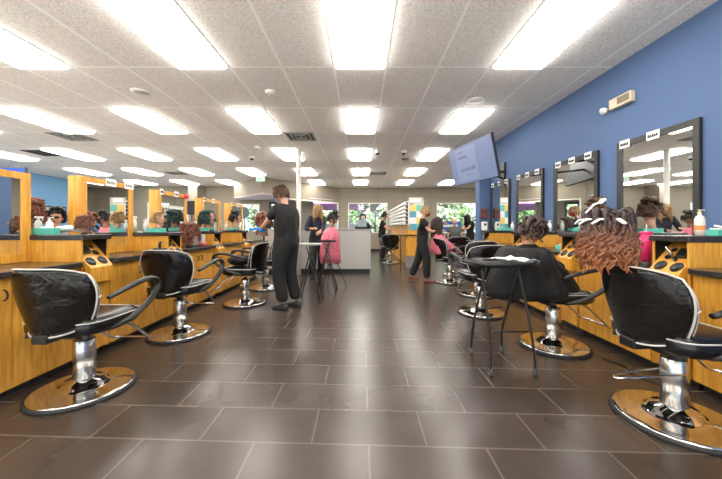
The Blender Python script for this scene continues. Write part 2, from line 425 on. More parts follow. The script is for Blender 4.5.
for k in range(-3, 6):
    for j in range(-2, 5):
        x = -.317 + .305 - 1.83*k; y = 2.345 + .6095 + 2.438*j
        if k < -1 and j < 2: continue
        if k in (2,) and j == 4: continue       # inside the soffit
        if j < 0: lab = 'ceiling light panel behind the camera, %s from it, row %s' % (ordn(-j-1), cols[k])
        else: lab = 'ceiling light panel, %s ahead of camera, row %s' % (ordn(j), cols[k])
        if not used: used = True; lamp0.location = (x, y, CH); lamp0['label'] = lab
        else: dup(lamp0, (x, y, CH), 0, lab)
def vent(x, y, label, dark=False):
    e = thing('ceiling_vent', label, 'air vent', (x, y, CH), 0, 'ceiling air vents')
    MB().box(-.29, .29, -.29, .29, -.006, 0).build('backing', DARKVENT, e)
    mb = MB()
    for q, w in ((.29, .03), (.20, .022), (.11, .022)):
        mb.box(-q, q, -q, -q+w, -.014, -.004); mb.box(-q, q, q-w, q, -.014, -.004); mb.box(-q, -q+w, -q, q, -.014, -.004); mb.box(q-w, q, -q, q, -.014, -.004)
    mb.box(-.03, .03, -.03, .03, -.014, -.004)
    mb.build('louvres', DARKVENT if dark else TILEVENT, e)
vent(-1.24, 6.30, 'square louvred air vent in the ceiling just left of the white post top')
vent(-5.95, 6.30, 'square louvred air vent in the ceiling, largest one at upper left')
vent(-8.0, 7.7, 'dark square air vent in the ceiling at far left, beside a light', True)
vent(-6.4, 10.6, 'small distant air vent in the ceiling left of the exit sign')
vent(.6, 10.6, 'small distant air vent in the ceiling over the far end of the aisle')
def round_fit(name, x, y, r, m, label, cat, inner=None):
    e = thing(name, label, cat, (x, y, CH))
    MB().lathe([(r, 0), (r, -.012), (r*.75, -.02)], n=24).build('rim', m, e)
    MB().lathe([(r*.74, -.018), (r*.6, -.026), (.001, -.028)], n=24).build('grille', inner or TILEVENT, e)
round_fit('ceiling_speaker', -3.04, 4.22, .13, WHITE, 'round white ceiling speaker between the two nearest left light rows', 'speaker')
round_fit('ceiling_speaker', 1.69, 4.50, .12, MATS['acoustic_ceiling_tile'] if 'acoustic_ceiling_tile' in MATS else WHITE, 'round flush ceiling speaker right of the aisle near the wall screen', 'speaker', WHITE)
def detector(x, y, label, r=.07):
    e = thing('smoke_detector', label, 'smoke detector', (x, y, CH))
    MB().lathe([(r, 0), (r, -.02), (r*.7, -.045)], n=20).build('housing', WHITE, e)
    MB().lathe([(r*.5, -.04), (r*.35, -.06), (.001, -.062)], n=16).build('sensor', TILEVENT, e)
detector(-1.25, 4.2, 'white smoke detector on the ceiling between the nearest lights, left of centre')
detector(-2.42, 7.1, 'small smoke detector on the ceiling above the left stations')
def dome(x, y, label):
    e = thing('security_camera', label, 'security camera', (x, y, CH), 0, 'dome cameras')
    MB().lathe([(.07, 0), (.07, -.04), (.06, -.055)], n=20).build('housing', WHITE, e)
    MB().ball((0, 0, -.055), .05).build('dome', BLACK, e)
dome(.41, 7.5, 'small dome camera on the ceiling, just right of the centre light row')
dome(1.05, 7.5, 'small dome camera on the ceiling, right one of the pair near the red device')
dome(-2.9, 8.1, 'small dome camera on the ceiling to the left of the exit sign')
tag(MB().box(1.12, 1.30, 8.3, 8.4, CH-.03, CH-.001).build('ceiling_alarm', RED), 'small red alarm device on the ceiling beyond the dome cameras', 'alarm')

# exit sign
e = thing('exit_sign', 'white exit sign with green letters hanging from the ceiling at the entry', 'exit sign', (-3.62, 11.0, 2.79))
MB().box(-.16, .16, -.02, .02, 0, .18).build('sign_face', SIGNFACE, e, .004)
mb = MB()
def glyph(ch, x, z, w, h, t, y0, y1, mb):
    S = {'E': [(0,0,t,h),(0,0,w,t),(0,h/2-t/2,w*.85,h/2+t/2),(0,h-t,w,h)], 'I': [(w/2-t/2,0,w/2+t/2,h)], 'T': [(w/2-t/2,0,w/2+t/2,h),(0,h-t,w,h)]}
    if ch == 'X':
        for a in (1, -1):
            n = 8
            for i in range(n):
                u = (i+.5)/n; cx = w/2 + a*(u-.5)*(w-t); mb.box(x+cx-t*.6, x+cx+t*.6, y0, y1, z+h*i/n, z+h*(i+1)/n)
    else:
        for (a, b, c, d2) in S[ch]: mb.box(x+a, x+c, y0, y1, z+b, z+d2)
for i, ch in enumerate('EXIT'): glyph(ch, -.125+i*.065, .04, .05, .10, .014, -.024, -.02, mb)
mb.build('lettering', GREENSIGN, e)
MB().box(-.02, .02, -.01, .01, .18, CH-2.79).build('bracket', WHITE, e)

# ---------------------------------------------------------------- stations
def X(side, f): return side*(WR - f)
def sbox(mb, side, f0, f1, y0, y1, z0, z1): mb.box(X(side, f0), X(side, f1), y0, y1, z0, z1)
def tower(side, y0, label, L=.28):
    sd = 'left' if side < 0 else 'right'
    e = thing('storage_tower', label, 'storage unit', (X(side, .3), y0, 0), 0, 'storage towers of the %s stations' % sd)
    def b(mb): mb.T = Matrix.Translation((-X(side, .3), -y0, 0)); return mb
    for u in (0, L-.018):
        mb = b(MB()); sbox(mb, side, .02, .60, y0+u, y0+u+.018, .06, 1.04); mb.build('side_panel', WOOD, e)
    mb = b(MB()); sbox(mb, side, .02, .03, y0+.018, y0+L-.018, .06, 1.04); sbox(mb, side, .03, .58, y0+.018, y0+L-.018, .66, .675); sbox(mb, side, .03, .592, y0+.018, y0+.021, .675, 1.04); sbox(mb, side, .03, .592, y0+L-.021, y0+L-.018, .675, 1.04)
    mb.build('interior', DARKIN, e)
    mb = b(MB()); sbox(mb, side, .01, .52, y0+.01, y0+L-.01, 0, .06); mb.build('toe_kick', BLACK, e)
    mb = b(MB()); sbox(mb, side, .01, .62, y0-.012, y0+L+.012, 1.04, 1.085); mb.build('counter_top', BLACKTOP, e, .006)
    # slanted tool holder
    mb = b(MB()); a0, a1 = y0+.022, y0+L-.022
    prof = [(.46, 1.03), (.66, .80), (.66, .67), (.60, .67), (.60, .79), (.42, 1.0)]
    mb.rings([[(X(side, f), a0, z) for f, z in prof], [(X(side, f), a1, z) for f, z in prof]], smooth=False)
    h = mb.build('tool_holder', WOOD, e)
    n = Vector((side*-.23, 0, .20)).normalized()
    for (f, u, r) in ((.615, .075, .038), (.615, .195, .038), (.555, .19, .024), (.51, .19, .018)):
        z = 1.03 - (f-.46)*1.15
        mb = b(MB()); c = Vector((X(side, f), y0+u, z)); q = n.to_track_quat('Z', 'Y').to_matrix().to_4x4()
        mb.T = mb.T @ Matrix.Translation(c) @ q
        mb.lathe([(r*1.18, -.002), (r*1.18, .003), (r, .004), (r*.97, .0015), (.001, .001)], n=20)
        mb.build('hole_rim', BLACK, h)
    mb = b(MB()); c = Vector((X(side, .535), y0+.085, 1.03-(.535-.46)*1.15)); mb.T = mb.T @ Matrix.Translation(c) @ n.to_track_quat('Z', 'Y').to_matrix().to_4x4()
    mb.box(-.04, .04, -.04, .04, -.002, .03); mb.build('tool_caddy', BLACK, h, .005)
    dr = b(MB()); sbox(dr, side, .585, .60, y0+.02, y0+L-.02, .44, .655); d1 = dr.build('drawer', WOOD, e, .002)
    pull(side, y0+L/2, .56, d1, b)
    dr = b(MB()); sbox(dr, side, .585, .60, y0+.02, y0+L-.02, .07, .435); d2 = dr.build('door', WOOD, e, .002)
    pull(side, y0+.06, .34, d2, b)
    return e
def pull(side, y, z, parent, b, vert=False):
    mb = b(MB())
    pts = []
    for i in range(7):
        a = math.pi*i/6; o = -.035*math.cos(a); pts.append((X(side, .60+.028*math.sin(a)), y + (0 if vert else o), z + (o if vert else 0)))
    mb.tube(pts, .006, 6); mb.build('handle', BLACK, parent)
def cabinet(side, y0, y1, label, nd=2):
    sd = 'left' if side < 0 else 'right'
    e = thing('base_cabinet', label, 'cabinet', (X(side, .3), y0, 0), 0, 'base cabinets of the %s stations' % sd)
    def b(mb): mb.T = Matrix.Translation((-X(side, .3), -y0, 0)); return mb
    mb = b(MB()); sbox(mb, side, .01, .583, y0+.004, y1-.004, .06, .815); mb.build('carcass', WOOD, e)
    mb = b(MB()); sbox(mb, side, .01, .52, y0+.004, y1-.004, 0, .06); mb.build('toe_kick', BLACK, e)
    for i in range(nd):
        a = y0+.006+(y1-y0-.012)*i/nd; c = y0+.006+(y1-y0-.012)*(i+1)/nd
        mb = b(MB()); sbox(mb, side, .584, .60, a+.002, c-.002, .065, .81); d = mb.build('door', WOOD, e, .002)
        pull(side, c-.05 if i == 0 else a+.05, .70, d, b, True)
    w = b(MB())
    r = .05; poly = [(.01, y0), (.66-r, y0)] + [(.66-r+r*math.sin(t), y0+r-r*math.cos(t)) for t in [R(q) for q in (15, 30, 45, 60, 75, 90)]]
    poly += [(.66-r+r*math.cos(t), y1-r+r*math.sin(t)) for t in [R(q) for q in (0, 15, 30, 45, 60, 75, 90)]] + [(.01, y1)]
    wt = MB(); wt.prism([(X(side, f), y) for f, y in poly], .82, .86)
    o = wt.build('worktop', BLACKTOP, None, .004)
    tag(o, 'low black glossy worktop, %s' % label.split(', ', 1)[1], 'worktop', 'low worktops of the %s stations' % sd)
    return e
ordf = ['nearest the camera', 'second from the camera', 'third from the camera', 'fourth from the camera', 'farthest from the camera']
RT = [2.18+1.13*k for k in range(4)]
for k, y in enumerate(RT): tower(1, y, 'maple storage tower with black top and slanted tool holder, right row, %s' % ordf[k])
edges = [1.33] + RT
for k in range(5):
    y0 = 1.33 if k == 0 else RT[k-1]+.28; y1 = RT[k] if k < 4 else 6.7
    cabinet(1, y0+.003, y1-.014, 'maple base cabinet with two doors, right row under the blue wall, %s' % ordf[k])
LT = [2.56+1.15*k for k in range(4)]
for k, y in enumerate(LT): tower(-1, y, 'maple storage tower with black top and slanted tool holder, left row, %s' % ordf[k])
for k in range(5):
    y0 = 1.55 if k == 0 else LT[k-1]+.28; y1 = LT[k] if k < 4 else 7.1
    cabinet(-1, y0+.014, y1-.014, 'maple base cabinet with two doors, left island row, %s' % ordf[k])
# back half of the left island
e = thing('partition_cabinet', 'long maple cabinet forming the hidden back of the left station island', 'cabinet', (-3.25, 1.5, 0))
mb = MB(); mb.T = Matrix.Translation((3.25, -1.5, 0)); mb.box(-3.5, -2.96, 1.5, 7.1, .0, 1.04); mb.build('carcass', WOOD, e)
mb = MB(); mb.T = Matrix.Translation((3.25, -1.5, 0)); mb.box(-3.52, -2.955, 1.48, 7.12, 1.04, 1.085); mb.build('counter_top', BLACKTOP, e, .005)

def sticker(parent, xs, y0, y1, z0, z1, sgn):
    """white printed label on a mirror frame; sgn = direction the label faces in x"""
    s = MB(); s.box(xs, xs+sgn*.003, y0, y1, z0, z1); st = s.build('label_sticker', PAPER, parent)
    m = MB(); w = y1-y0; n = 5
    for i in range(n):
        a = y0+w*(.15+.7*i/n); m.box(xs+sgn*.003, xs+sgn*.004, a, a+w*.09, z0+(z1-z0)*.35, z0+(z1-z0)*(.55+.1*(i % 2)))
    m.build('printing', INK, st)
# right wall mirrors
RM = [(2.63, 3.48), (3.765, 4.626), (4.90, 5.76), (6.0, 6.86)]
for k, (a, c) in enumerate(RM):
    e = thing('wall_mirror', 'tall black framed mirror on the blue wall, %s' % ordf[k].replace('fourth from the camera', 'farthest one beside the pilaster'), 'mirror', (WR, (a+c)/2, .89), 0, 'wall mirrors over the right stations')
    TT = Matrix.Translation((-WR, -(a+c)/2, -.89)); z0, z1 = .89, 2.10; w = .055
    mb = MB(); mb.T = TT
    for q in ((a, c, z1-w, z1), (a, c, z0, z0+w), (a, a+w, z0+w, z1-w), (c-w, c, z0+w, z1-w)): mb.box(WR-.032, WR-.002, *q)
    mb.build('mirror_frame', FRAMEBLK, e)
    mb = MB(); mb.T = TT; mb.box(WR-.016, WR-.004, a+w, c-w, z0+w, z1-w); mb.build('mirror_glass', MIRROR, e)
    spots = {0: ((.80, .95), (.41, .57)), 1: ((.80, .94), (.46, .60), (.11, .25)), 2: ((.80, .94), (.46, .60), (.11, .25)), 3: ((.80, .94), (.44, .58), (.08, .22))}[k]
    L = c-a
    e2 = e
    for (u, v) in spots:
        s = MB(); s.T = TT; s.box(WR-.036, WR-.032, a+L*u, a+L*v, z1-.075, z1+.012); st = s.build('label_sticker', PAPER, e)
        m = MB(); m.T = TT
        for i in range(5):
            q = a+L*u + L*(v-u)*(.12+.16*i); m.box(WR-.038, WR-.036, q, q+L*.02, z1-.05, z1-.02 - .006*(i % 2))
        m.build('printing', INK, st)
# left island mirrors
LM = [(1.86+1.15*k, 2.56+1.15*k) for k in range(5)]
for k, (a, c) in enumerate(LM):
    a += .005 if k else 0; z0, z1 = .862, (1.66 if k else 1.597); w = .07; xf, xb = -2.77, -2.90
    e = thing('station_mirror', 'standing station mirror in a thick maple frame, left island, %s' % ordf[k], 'mirror', ((xf+xb)/2, (a+c)/2, z0), 0, 'maple framed mirrors of the left stations')
    TT = Matrix.Translation((-(xf+xb)/2, -(a+c)/2, -z0))
    mb = MB(); mb.T = TT
    for q in ((a, c, z1-w*.8, z1), (a, c, z0, z0+w), (a, a+w, z0+w, z1-w*.8), (c-w, c, z0+w, z1-w*.8)): mb.box(xb, xf, *q)
    mb.build('mirror_frame', WOOD, e, .002)
    mb = MB(); mb.T = TT; mb.box(xb+.01, xf-.008, a+w, c-w, z0+w, z1-w*.8); mb.build('mirror_glass', MIRROR, e)
    L = c-a
    if k:
        for (u, v) in ((.52, .66), (.05, .15)) if k > 1 else ((.42, .62), (.80, 1.0)):
            s = MB(); s.T = TT; s.box(xf, xf+.004, a+L*u, a+L*v, z1-.06, z1+.02); st = s.build('label_sticker', PAPER, e)
            m = MB(); m.T = TT
            for i in range(4):
                q = a+L*u + L*(v-u)*(.12+.2*i); m.box(xf+.004, xf+.006, q, q+L*.02, z1-.035, z1-.005 - .006*(i % 2))
            m.build('printing', INK, st)
    if k == 2:
        s = MB(); s.T = TT; s.ball((xf+.02, c-.06, z1-.03), .03, .05, .04); s.build('red_bow', mat('red_ribbon', (.6, .03, .06), .6), e)

# ---------------------------------------------------------------- salon chairs
def smooth_path(pts, n=4, closed=False):
    P = [Vector(p) for p in pts]; out = []; m = len(P)
    rng = range(m if closed else m-1)
    for i in rng:
        p0 = P[(i-1) % m] if closed else P[max(i-1, 0)]; p1 = P[i % m]; p2 = P[(i+1) % m] if closed else P[i+1]; p3 = P[(i+2) % m] if closed else P[min(i+2, m-1)]
        for k in range(n):
            t = k/n
            out.append(.5*((2*p1)+(-p0+p2)*t+(2*p0-5*p1+4*p2-p3)*t*t+(-p0+3*p1-3*p2+p3)*t**3))
    if not closed: out.append(P[-1])
    return out
def back_pt(u, v, side):
    """u -1..1 across, v 0..1 up; side 0 = outer (rear) face, 1 = inner face"""
    W = .195 + .085*math.sin(min(1, v/.70)*math.pi/2)
    if v > .70: W *= 1 - .15*((v-.70)/.30)**2
    ztop = .925 - .045*abs(u)**4; zb = .48 + .05*abs(u)**3
    x = u*W; z = zb + (ztop-zb)*v
    y = -.285 - .065*v + .13*abs(u)**2.4
    if side:
        y += .075 - .02*v - .03*abs(u)**3 ; x *= .93; z = zb + .01 + (ztop-zb-.022)*v
    return Vector((x, y, z))
def make_chair(label, lever_rz=0, lever_len=.30):
    e = thing('salon_chair', label, 'salon chair', group='black hydraulic salon chairs')
    MB().lathe([(.302, 0), (.307, .006), (.302, .02), (.290, .024)], n=48).build('rubber_rim', RUBBER, e)
    MB().lathe([(.292, .020), (.290, .026), (.284, .031), (.278, .0325), (.274, .033), (.22, .036), (.158, .0395), (.150, .041), (.13, .052), (.11, .078), (.075, .085), (.062, .10)], n=48).build('base_plate', CHROME, e)
    MB().lathe([(.066, .085), (.064, .37), (.058, .376)], n=28).build('column', STEEL, e)
    MB().lathe([(.030, .37), (.030, .45)], n=20).build('piston', CHROME, e)
    mb = MB(); q = Matrix.Rotation(lever_rz, 4, 'Z'); mb.T = q
    mb.tube(smooth_path([(-.055, .02, .285), (-.045, -lever_len*.6, .275), (-.028, -lever_len, .262), (.03, -lever_len-.04, .270), (.05, -lever_len*.7, .285), (.06, 0, .295)], 4), .0065, 8)
    mb.build('pump_lever', CHROME, e)
    mb = MB(); mb.box(-.11, .11, -.17, .17, .43, .455); mb.tube([(-.2, -.2, .455), (-.1, 0, .445), (-.2, .18, .455)], .015); mb.tube([(.2, -.2, .455), (.1, 0, .445), (.2, .18, .455)], .015)
    mb.build('seat_bracket', BLACK, e)
    # seat: rounded slab
    mb = MB(); rings = []
    for z, k in ((.455, .86), (.462, .95), (.485, 1), (.53, 1), (.555, .96), (.566, .86), (.57, .5)):
        ring = []
        for i in range(32):
            a = 2*math.pi*i/32; c, s = math.cos(a), math.sin(a); p = .42
            x = .255*k*abs(c)**p*(1 if c >= 0 else -1); y = .245*k*abs(s)**p*(1 if s >= 0 else -1)
            ring.append((x, y+.02, z + (.012*(y/.25)**2 if z > .54 else 0) - (.02 if (y > .18 and z > .54) else 0)))
        rings.append(ring)
    mb.rings(rings); st = mb.build('seat', VINYL, e)
    mb = MB(); ring = []
    for i in range(32):
        a = 2*math.pi*i/32; c, s = math.cos(a), math.sin(a); p = .42
        ring.append((.259*abs(c)**p*(1 if c >= 0 else -1), .249*abs(s)**p*(1 if s >= 0 else -1)+.02, .545))
    mb.tube(ring, .0045, 6, True); mb.build('piping', PIPING, st)
    # backrest shell
    mb = MB(); nu, nv = 20, 12
    F = [[mb._v(back_pt(-1+2*i/nu, j/nv, 0)) for i in range(nu+1)] for j in range(nv+1)]
    G = [[mb._v(back_pt(-1+2*i/nu, j/nv, 1)) for i in range(nu+1)] for j in range(nv+1)]
    for j in range(nv):
        for i in range(nu):
            mb.face([F[j][i], F[j][i+1], F[j+1][i+1], F[j+1][i]], True); mb.face([G[j][i+1], G[j][i], G[j+1][i], G[j+1][i+1]], True)
    for i in range(nu):
        mb.face([F[nv][i], F[nv][i+1], G[nv][i+1], G[nv][i]], True); mb.face([G[0][i], G[0][i+1], F[0][i+1], F[0][i]], True)
    for j in range(nv):
        mb.face([F[j][0], F[j+1][0], G[j+1][0], G[j][0]], True); mb.face([G[j][nu], G[j+1][nu], F[j+1][nu], F[j][nu]], True)
    bk = mb.build('backrest', COVER, e)
    def outline(sd, off, s=1.0):
        pts = [back_pt(u, 0, sd) for u in [x/6 for x in range(-6, 7)]] + [back_pt(1, v/8, sd) for v in range(1, 9)] + [back_pt(u/6, 1, sd) for u in range(5, -7, -1)] + [back_pt(-1, v/8, sd) for v in range(7, 0, -1)]
        return [p + Vector((0, off, 0)) for p in pts]
    mb = MB(); mb.tube(outline(0, -.002), .0058, 6, True); mb.build('piping', PIPING, bk)
    mb = MB(); mb.tube(outline(1, .002), .0042, 6, True)
    for s in (1, -1):
        a, b = back_pt(s, .52, 0), back_pt(s, .56, 1); mb.tube([a+Vector((s*.003, 0, 0)), b+Vector((s*.012, 0, 0))], .005, 6)
    mb.build('cover_seam', PIPING, bk)
    mb = MB(); mb.box(-.05, .05, -.30, -.12, .44, .50); mb.build('back_bracket', BLACK, e, .01)
    for s in (1, -1):
        pts = [(.285, -.12, .70), (.295, 0, .735), (.30, .13, .765), (.30, .24, .775), (.30, .315, .745), (.30, .325, .69), (.295, .26, .61), (.285, .14, .535), (.265, .02, .487), (.22, -.06, .47)]
        mb = MB(); sp = smooth_path([(s*x, y, z) for x, y, z in pts], 3)
        n = len(sp); mb.tube(sp, [.013+.006*math.sin(min(1, i/6)*math.pi/2) for i in range(n)], 10, flat=1.35); mb.build('armrest', BLACK, e)
    mb = MB(); pts = [(-.17, .10, .45), (-.17, .20, .42), (-.17, .40, .24), (-.165, .45, .215), (-.12, .47, .21), (.12, .47, .21), (.165, .45, .215), (.17, .40, .24), (.17, .20, .42), (.17, .10, .45)]
    mb.tube(smooth_path(pts, 3), .011, 10); mb.build('footrest', CHROME, e)
    return e
def face_dir(dx, dy): return math.atan2(-dx, dy)
chair0 = make_chair('salon chair with amber reflections on its plastic cover, nearest at far left', R(200), .05)
# own lever for the near right chair
chair0.scale = (1, 1, .97); chair0.location = (-1.96, 2.16, 0); chair0.rotation_euler = (0, 0, face_dir(.04, 1))
chairR = make_chair('salon chair turned to the right wall with the auburn haired mannequin clamped on it', 0, .34)
chairR.location = (1.87, 1.82, 0); chairR.rotation_euler = (0, 0, face_dir(1, .04))
CH_ = [(-1.95, 3.28, face_dir(.06, 1), 'empty salon chair seen from behind, second along the left stations'),
       (-1.74, 4.57, R(90), 'salon chair in side view beside the standing stylist with a blue glove'),
       (-1.79, 5.72, R(90), 'salon chair half hidden behind the stylist with the blue glove'),
       (1.86, 2.95, R(-86), 'salon chair holding the mannequin in the charcoal cape, right side'),
       (1.60, 4.07, R(4), 'empty salon chair directly behind the wheeled black tray'),
       (1.98, 5.17, R(0), 'empty salon chair before the last right mirrors, behind another empty one'),
       (1.84, 6.32, R(-80), 'salon chair holding the long haired mannequin in the pink cape'),
       (2.28, 7.35, R(0), 'empty salon chair beside the pilaster, beyond the pink caped mannequin'),
       (.93, 9.75, R(0), 'distant salon chair in front of the far stylist beside the product shelves'),
       (3.35, 10.9, R(180), 'distant salon chair under the bald man by the right far window')]
CHAIRS = [dup(chair0, (x, y, 0), r, l) for x, y, r, l in CH_]
for c in CHAIRS: c.scale = (1, 1, 1)

# ---------------------------------------------------------------- trays and carts
CASTERM = mat('caster_grey', (.06, .06, .06), .4)
e = thing('tray_cart', 'black folding tray cart on four splayed wheeled legs, right aisle', 'cart', (1.17, 2.56, 0))
mb = MB(); rings = []
def rr(k, z, rx=.27, ry=.19, p=.55):
    o = []
    for i in range(36):
        a = 2*math.pi*i/36; c, s = math.cos(a), math.sin(a)
        o.append((rx*k*abs(c)**p*(1 if c >= 0 else -1), ry*k*abs(s)**p*(1 if s >= 0 else -1), z))
    return o
mb.rings([rr(.95, .83), rr(1.0, .845), rr(1.02, .872), rr(.985, .872), rr(.96, .852), rr(.5, .850)])
mb.build('tray', BLACK, e)
FT = {(-.17, -.206): (-.19, -.09), (.177, -.206): (.09, -.1), (-.17, .206): (-.06, .1), (.13, .25): (.22, .09)}
for (x, y), (tx, ty) in FT.items():
    l = MB().tube(smooth_path([(x, y, .045), (x*.95, y*.97, .20), (x*.6+tx*.4, y*.55+ty*.4, .50), (tx, ty, .835)], 4), .0105, 8).build('leg', BLACK, e)
    c = MB(); c.lathe([(.022, -.012), (.024, -.006), (.024, .006), (.022, .012)], (x, y, .024), 14, 'x'); c.lathe([(.012, .03), (.016, .055)], (x, y, 0), 10); c.build('caster', CASTERM, l)
MB().tube([(-.14, -.17, .33), (.14, -.17, .33)], .006).tube([(-.13, .16, .42), (.11, .2, .42)], .006).build('cross_rod', BLACK, e)
o = MB(); P = []
mb = MB()
G = []
for i in range(7):
    G.append([mb._v((1.20+.26*(i/6)-.02*j, 2.48+.035*j, .880+.012*math.sin(i*1.7+j)+.02*(1-abs(i/3-1))*(j == 3))) for j in range(6)])
for i in range(6):
    for j in range(5): mb.face([G[i][j], G[i+1][j], G[i+1][j+1], G[i][j+1]], True)
cl = mb.build('folded_tissue', PAPER); md = cl.modifiers.new('solid', 'SOLIDIFY'); md.thickness = .004
tag(cl, 'crumpled white tissue lying on the wheeled black tray', 'tissue')
o = MB().tube([(1.02, 2.50, .880), (1.12, 2.55, .880), (1.15, 2.62, .884)], .008).tube([(1.02, 2.55, .88), (1.13, 2.52, .882)], .008).build('hair_clip', BLACK); tag(o, 'black hair clips lying on the left of the wheeled tray', 'hair clip')

def xtable(x, y, h, w, label, topm):
    e = thing('folding_tray_table', label, 'tray table', (x, y, 0), 0)
    t = MB(); t.rings([rr(.97, h-.02, w, w*.7), rr(1, h, w, w*.7), rr(1.0, h+.008, w, w*.7), rr(.96, h+.002, w, w*.7)]); t.build('tray', topm, e)
    for s in (1, -1):
        for q in (1, -1):
            MB().tube([(q*.17, s*.15, .03), (-q*.04, s*.13, h-.02)], .011, 8).build('leg', BLACK, e)
    c = MB()
    for s in (1, -1):
        for q in (1, -1): c.ball((q*.17, s*.15, .02), .02)
    c.build('caster', BLACK, e)
xtable(-.80, 4.82, .885, .17, 'folding tray table with a pale top, nearest the white post', mat('pale_tray', (.6, .6, .58), .4))
xtable(-.62, 5.55, .90, .17, 'folding tray table with a black top, before the pink caped mannequin', BLACK)

# ---------------------------------------------------------------- reception desk
e = thing('reception_desk', 'long plain grey reception desk standing across the end of the aisle', 'desk', (-1.1, 7.62, 0))
mb = MB(); mb.box(-1.35, 1.34, 0, .7, .10, 1.06); mb.build('body', DESK, e, .004)
mb = MB(); mb.box(-1.37, 1.36, -.02, .72, 1.06, 1.095); mb.build('desk_top', mat('desk_top_grey', (.30, .29, .28), .4), e, .004)
MB().box(-1.33, 1.32, .02, .68, 0, .10).build('plinth', BLACK, e)
mb = MB(); mb.box(-.0105, -.0085, -.002, 0, .1, 1.06); mb.build('panel_joint', BLACK, e)
# monitor on desk
e = thing('desk_monitor', 'small grey screen standing on the right end of the reception desk', 'monitor', (.02, 8.05, 1.095))
MB().box(-.10, .10, -.08, .08, 0, .012).build('foot', BLACK, e); MB().box(-.015, .015, -.01, .01, .012, .12).build('stand', BLACK, e)
MB().box(-.13, .13, -.012, .012, .06, .24).build('screen', mat('monitor_grey', (.25, .30, .30), .4), e)

# ---------------------------------------------------------------- wall TV
c00 = Vector((1.685, 5.92, 1.15+1.455)); c10 = Vector((1.985, 4.70, 1.15+1.449)); c01 = Vector((1.835, 5.92, 1.15+.795)); c11 = Vector((2.135, 4.70, 1.15+.785))
cen = (c00+c10+c01+c11)/4; ux = ((c10-c00)+(c11-c01)).normalized(); uz = ((c00-c01)+(c10-c11)); uz = (uz-ux*uz.dot(ux)).normalized(); un = ux.cross(uz)   # toward viewer
TV = Matrix.Translation(cen) @ Matrix((ux, un*-1, uz)).transposed().to_4x4()
e = thing('wall_screen', 'flat screen showing a grey-blue page, tilted down on a wall arm by the ceiling', 'television', (0, 0, 0))
e.location = cen
TV0 = Matrix.Translation(-cen) @ TV
W2, H2 = .635, .345
if (TV.to_3x3() @ Vector((0, -1, 0))).dot(Vector((0, 0, 1.15))-cen) < 0:
    TV0 = TV0 @ Matrix.Rotation(math.pi, 4, 'Z')
mb = MB(); mb.T = TV0; mb.box(-W2, W2, -.0, .045, -H2, H2); mb.build('housing', SCREENBACK, e, .004)
mb = MB(); mb.T = TV0; mb.box(-W2+.014, W2-.014, -.002, 0, -H2+.014, H2-.014); s = mb.build('display', SCREEN, e)
mb = MB(); mb.T = TV0; mb.box(-W2+.20, W2-.46, -.0035, -.002, -H2+.05, H2-.05); pg = mb.build('shown_page', SCREENW, s)
mb = MB(); mb.T = TV0
for i in range(8): mb.box(-.33+i*.024, -.33+i*.024+.014, -.005, -.0035, .225, .240)
for i in range(6): mb.box(-.34+i*.045, -.34+i*.045+.03, -.005, -.0035, .115, .155 - .012*(i % 2))
for i in range(7): mb.box(-.30+i*.062, -.30+i*.062+.030, -.005, -.0035, -.12, -.06 - .015*(i % 3 == 1))
for i in range(9): mb.box(-.15+i*.02, -.15+i*.02+.012, -.005, -.0035, -.20, -.19)
mb.build('shown_text', SCREENTXT, pg)
mb = MB(); B = cen + Vector((.06, 0, 0))
for a, b, r in ((cen+Vector((.05, 0, .05)), Vector((2.42, 5.75, 2.28)), .022), (Vector((2.42, 5.75, 2.28)), Vector((2.93, 6.3, 2.28)), .022), (cen+Vector((.07, 0, -.12)), Vector((2.42, 5.75, 2.15)), .018), (Vector((2.42, 5.75, 2.15)), Vector((2.93, 6.3, 2.15)), .018)):
    mb.tube([a-cen, b-cen], r, 8)
p0 = Vector((2.91, 6.3, 2.22))-cen; mb.box(p0.x, p0.x+.035, p0.y-.1, p0.y+.1, p0.z-.25, p0.z+.25)
mb.build('wall_arm', BLACK, e)

# emergency light
e = thing('emergency_light', 'cream emergency light with a lamp head, high on the blue wall', 'emergency light', (WR, 3.44, 2.56))
mb = MB(); mb.box(-.06, -.001, -.17, .12, -.055, .065); h = mb.build('housing', CREAM, e, .01)
MB().box(-.064, -.06, -.155, .0, -.03, .045).build('grille', mat('brown_grille', (.22, .17, .11), .5), h)
mb = MB(); mb.T = Matrix.Translation((-.06, .17, -.03)) @ Matrix.Rotation(R(70), 4, 'Y'); mb.lathe([(.015, .04), (.034, 0), (.038, -.04), (.001, -.042)], n=18); mb.build('lamp_head', WHITE, e)

# things on the pilaster
e = thing('fire_alarm', 'small dark red fire alarm box on the blue pilaster', 'alarm', (2.70, 6.93, 1.47))
MB().box(.02, .16, -.05, .018, -.12, .10).build('housing', RED, e, .008); MB().box(.05, .13, -.055, -.05, -.02, .05).build('lens', BLACK, e)
e = thing('hand_dispenser', 'white soap dispenser below the red alarm on the pilaster', 'dispenser', (2.70, 6.93, 1.08))
MB().box(.04, .15, -.07, .018, 0, .19).build('body', WHITE, e, .01); MB().box(.07, .12, -.075, -.07, .10, .15).build('window', BLACK, e)

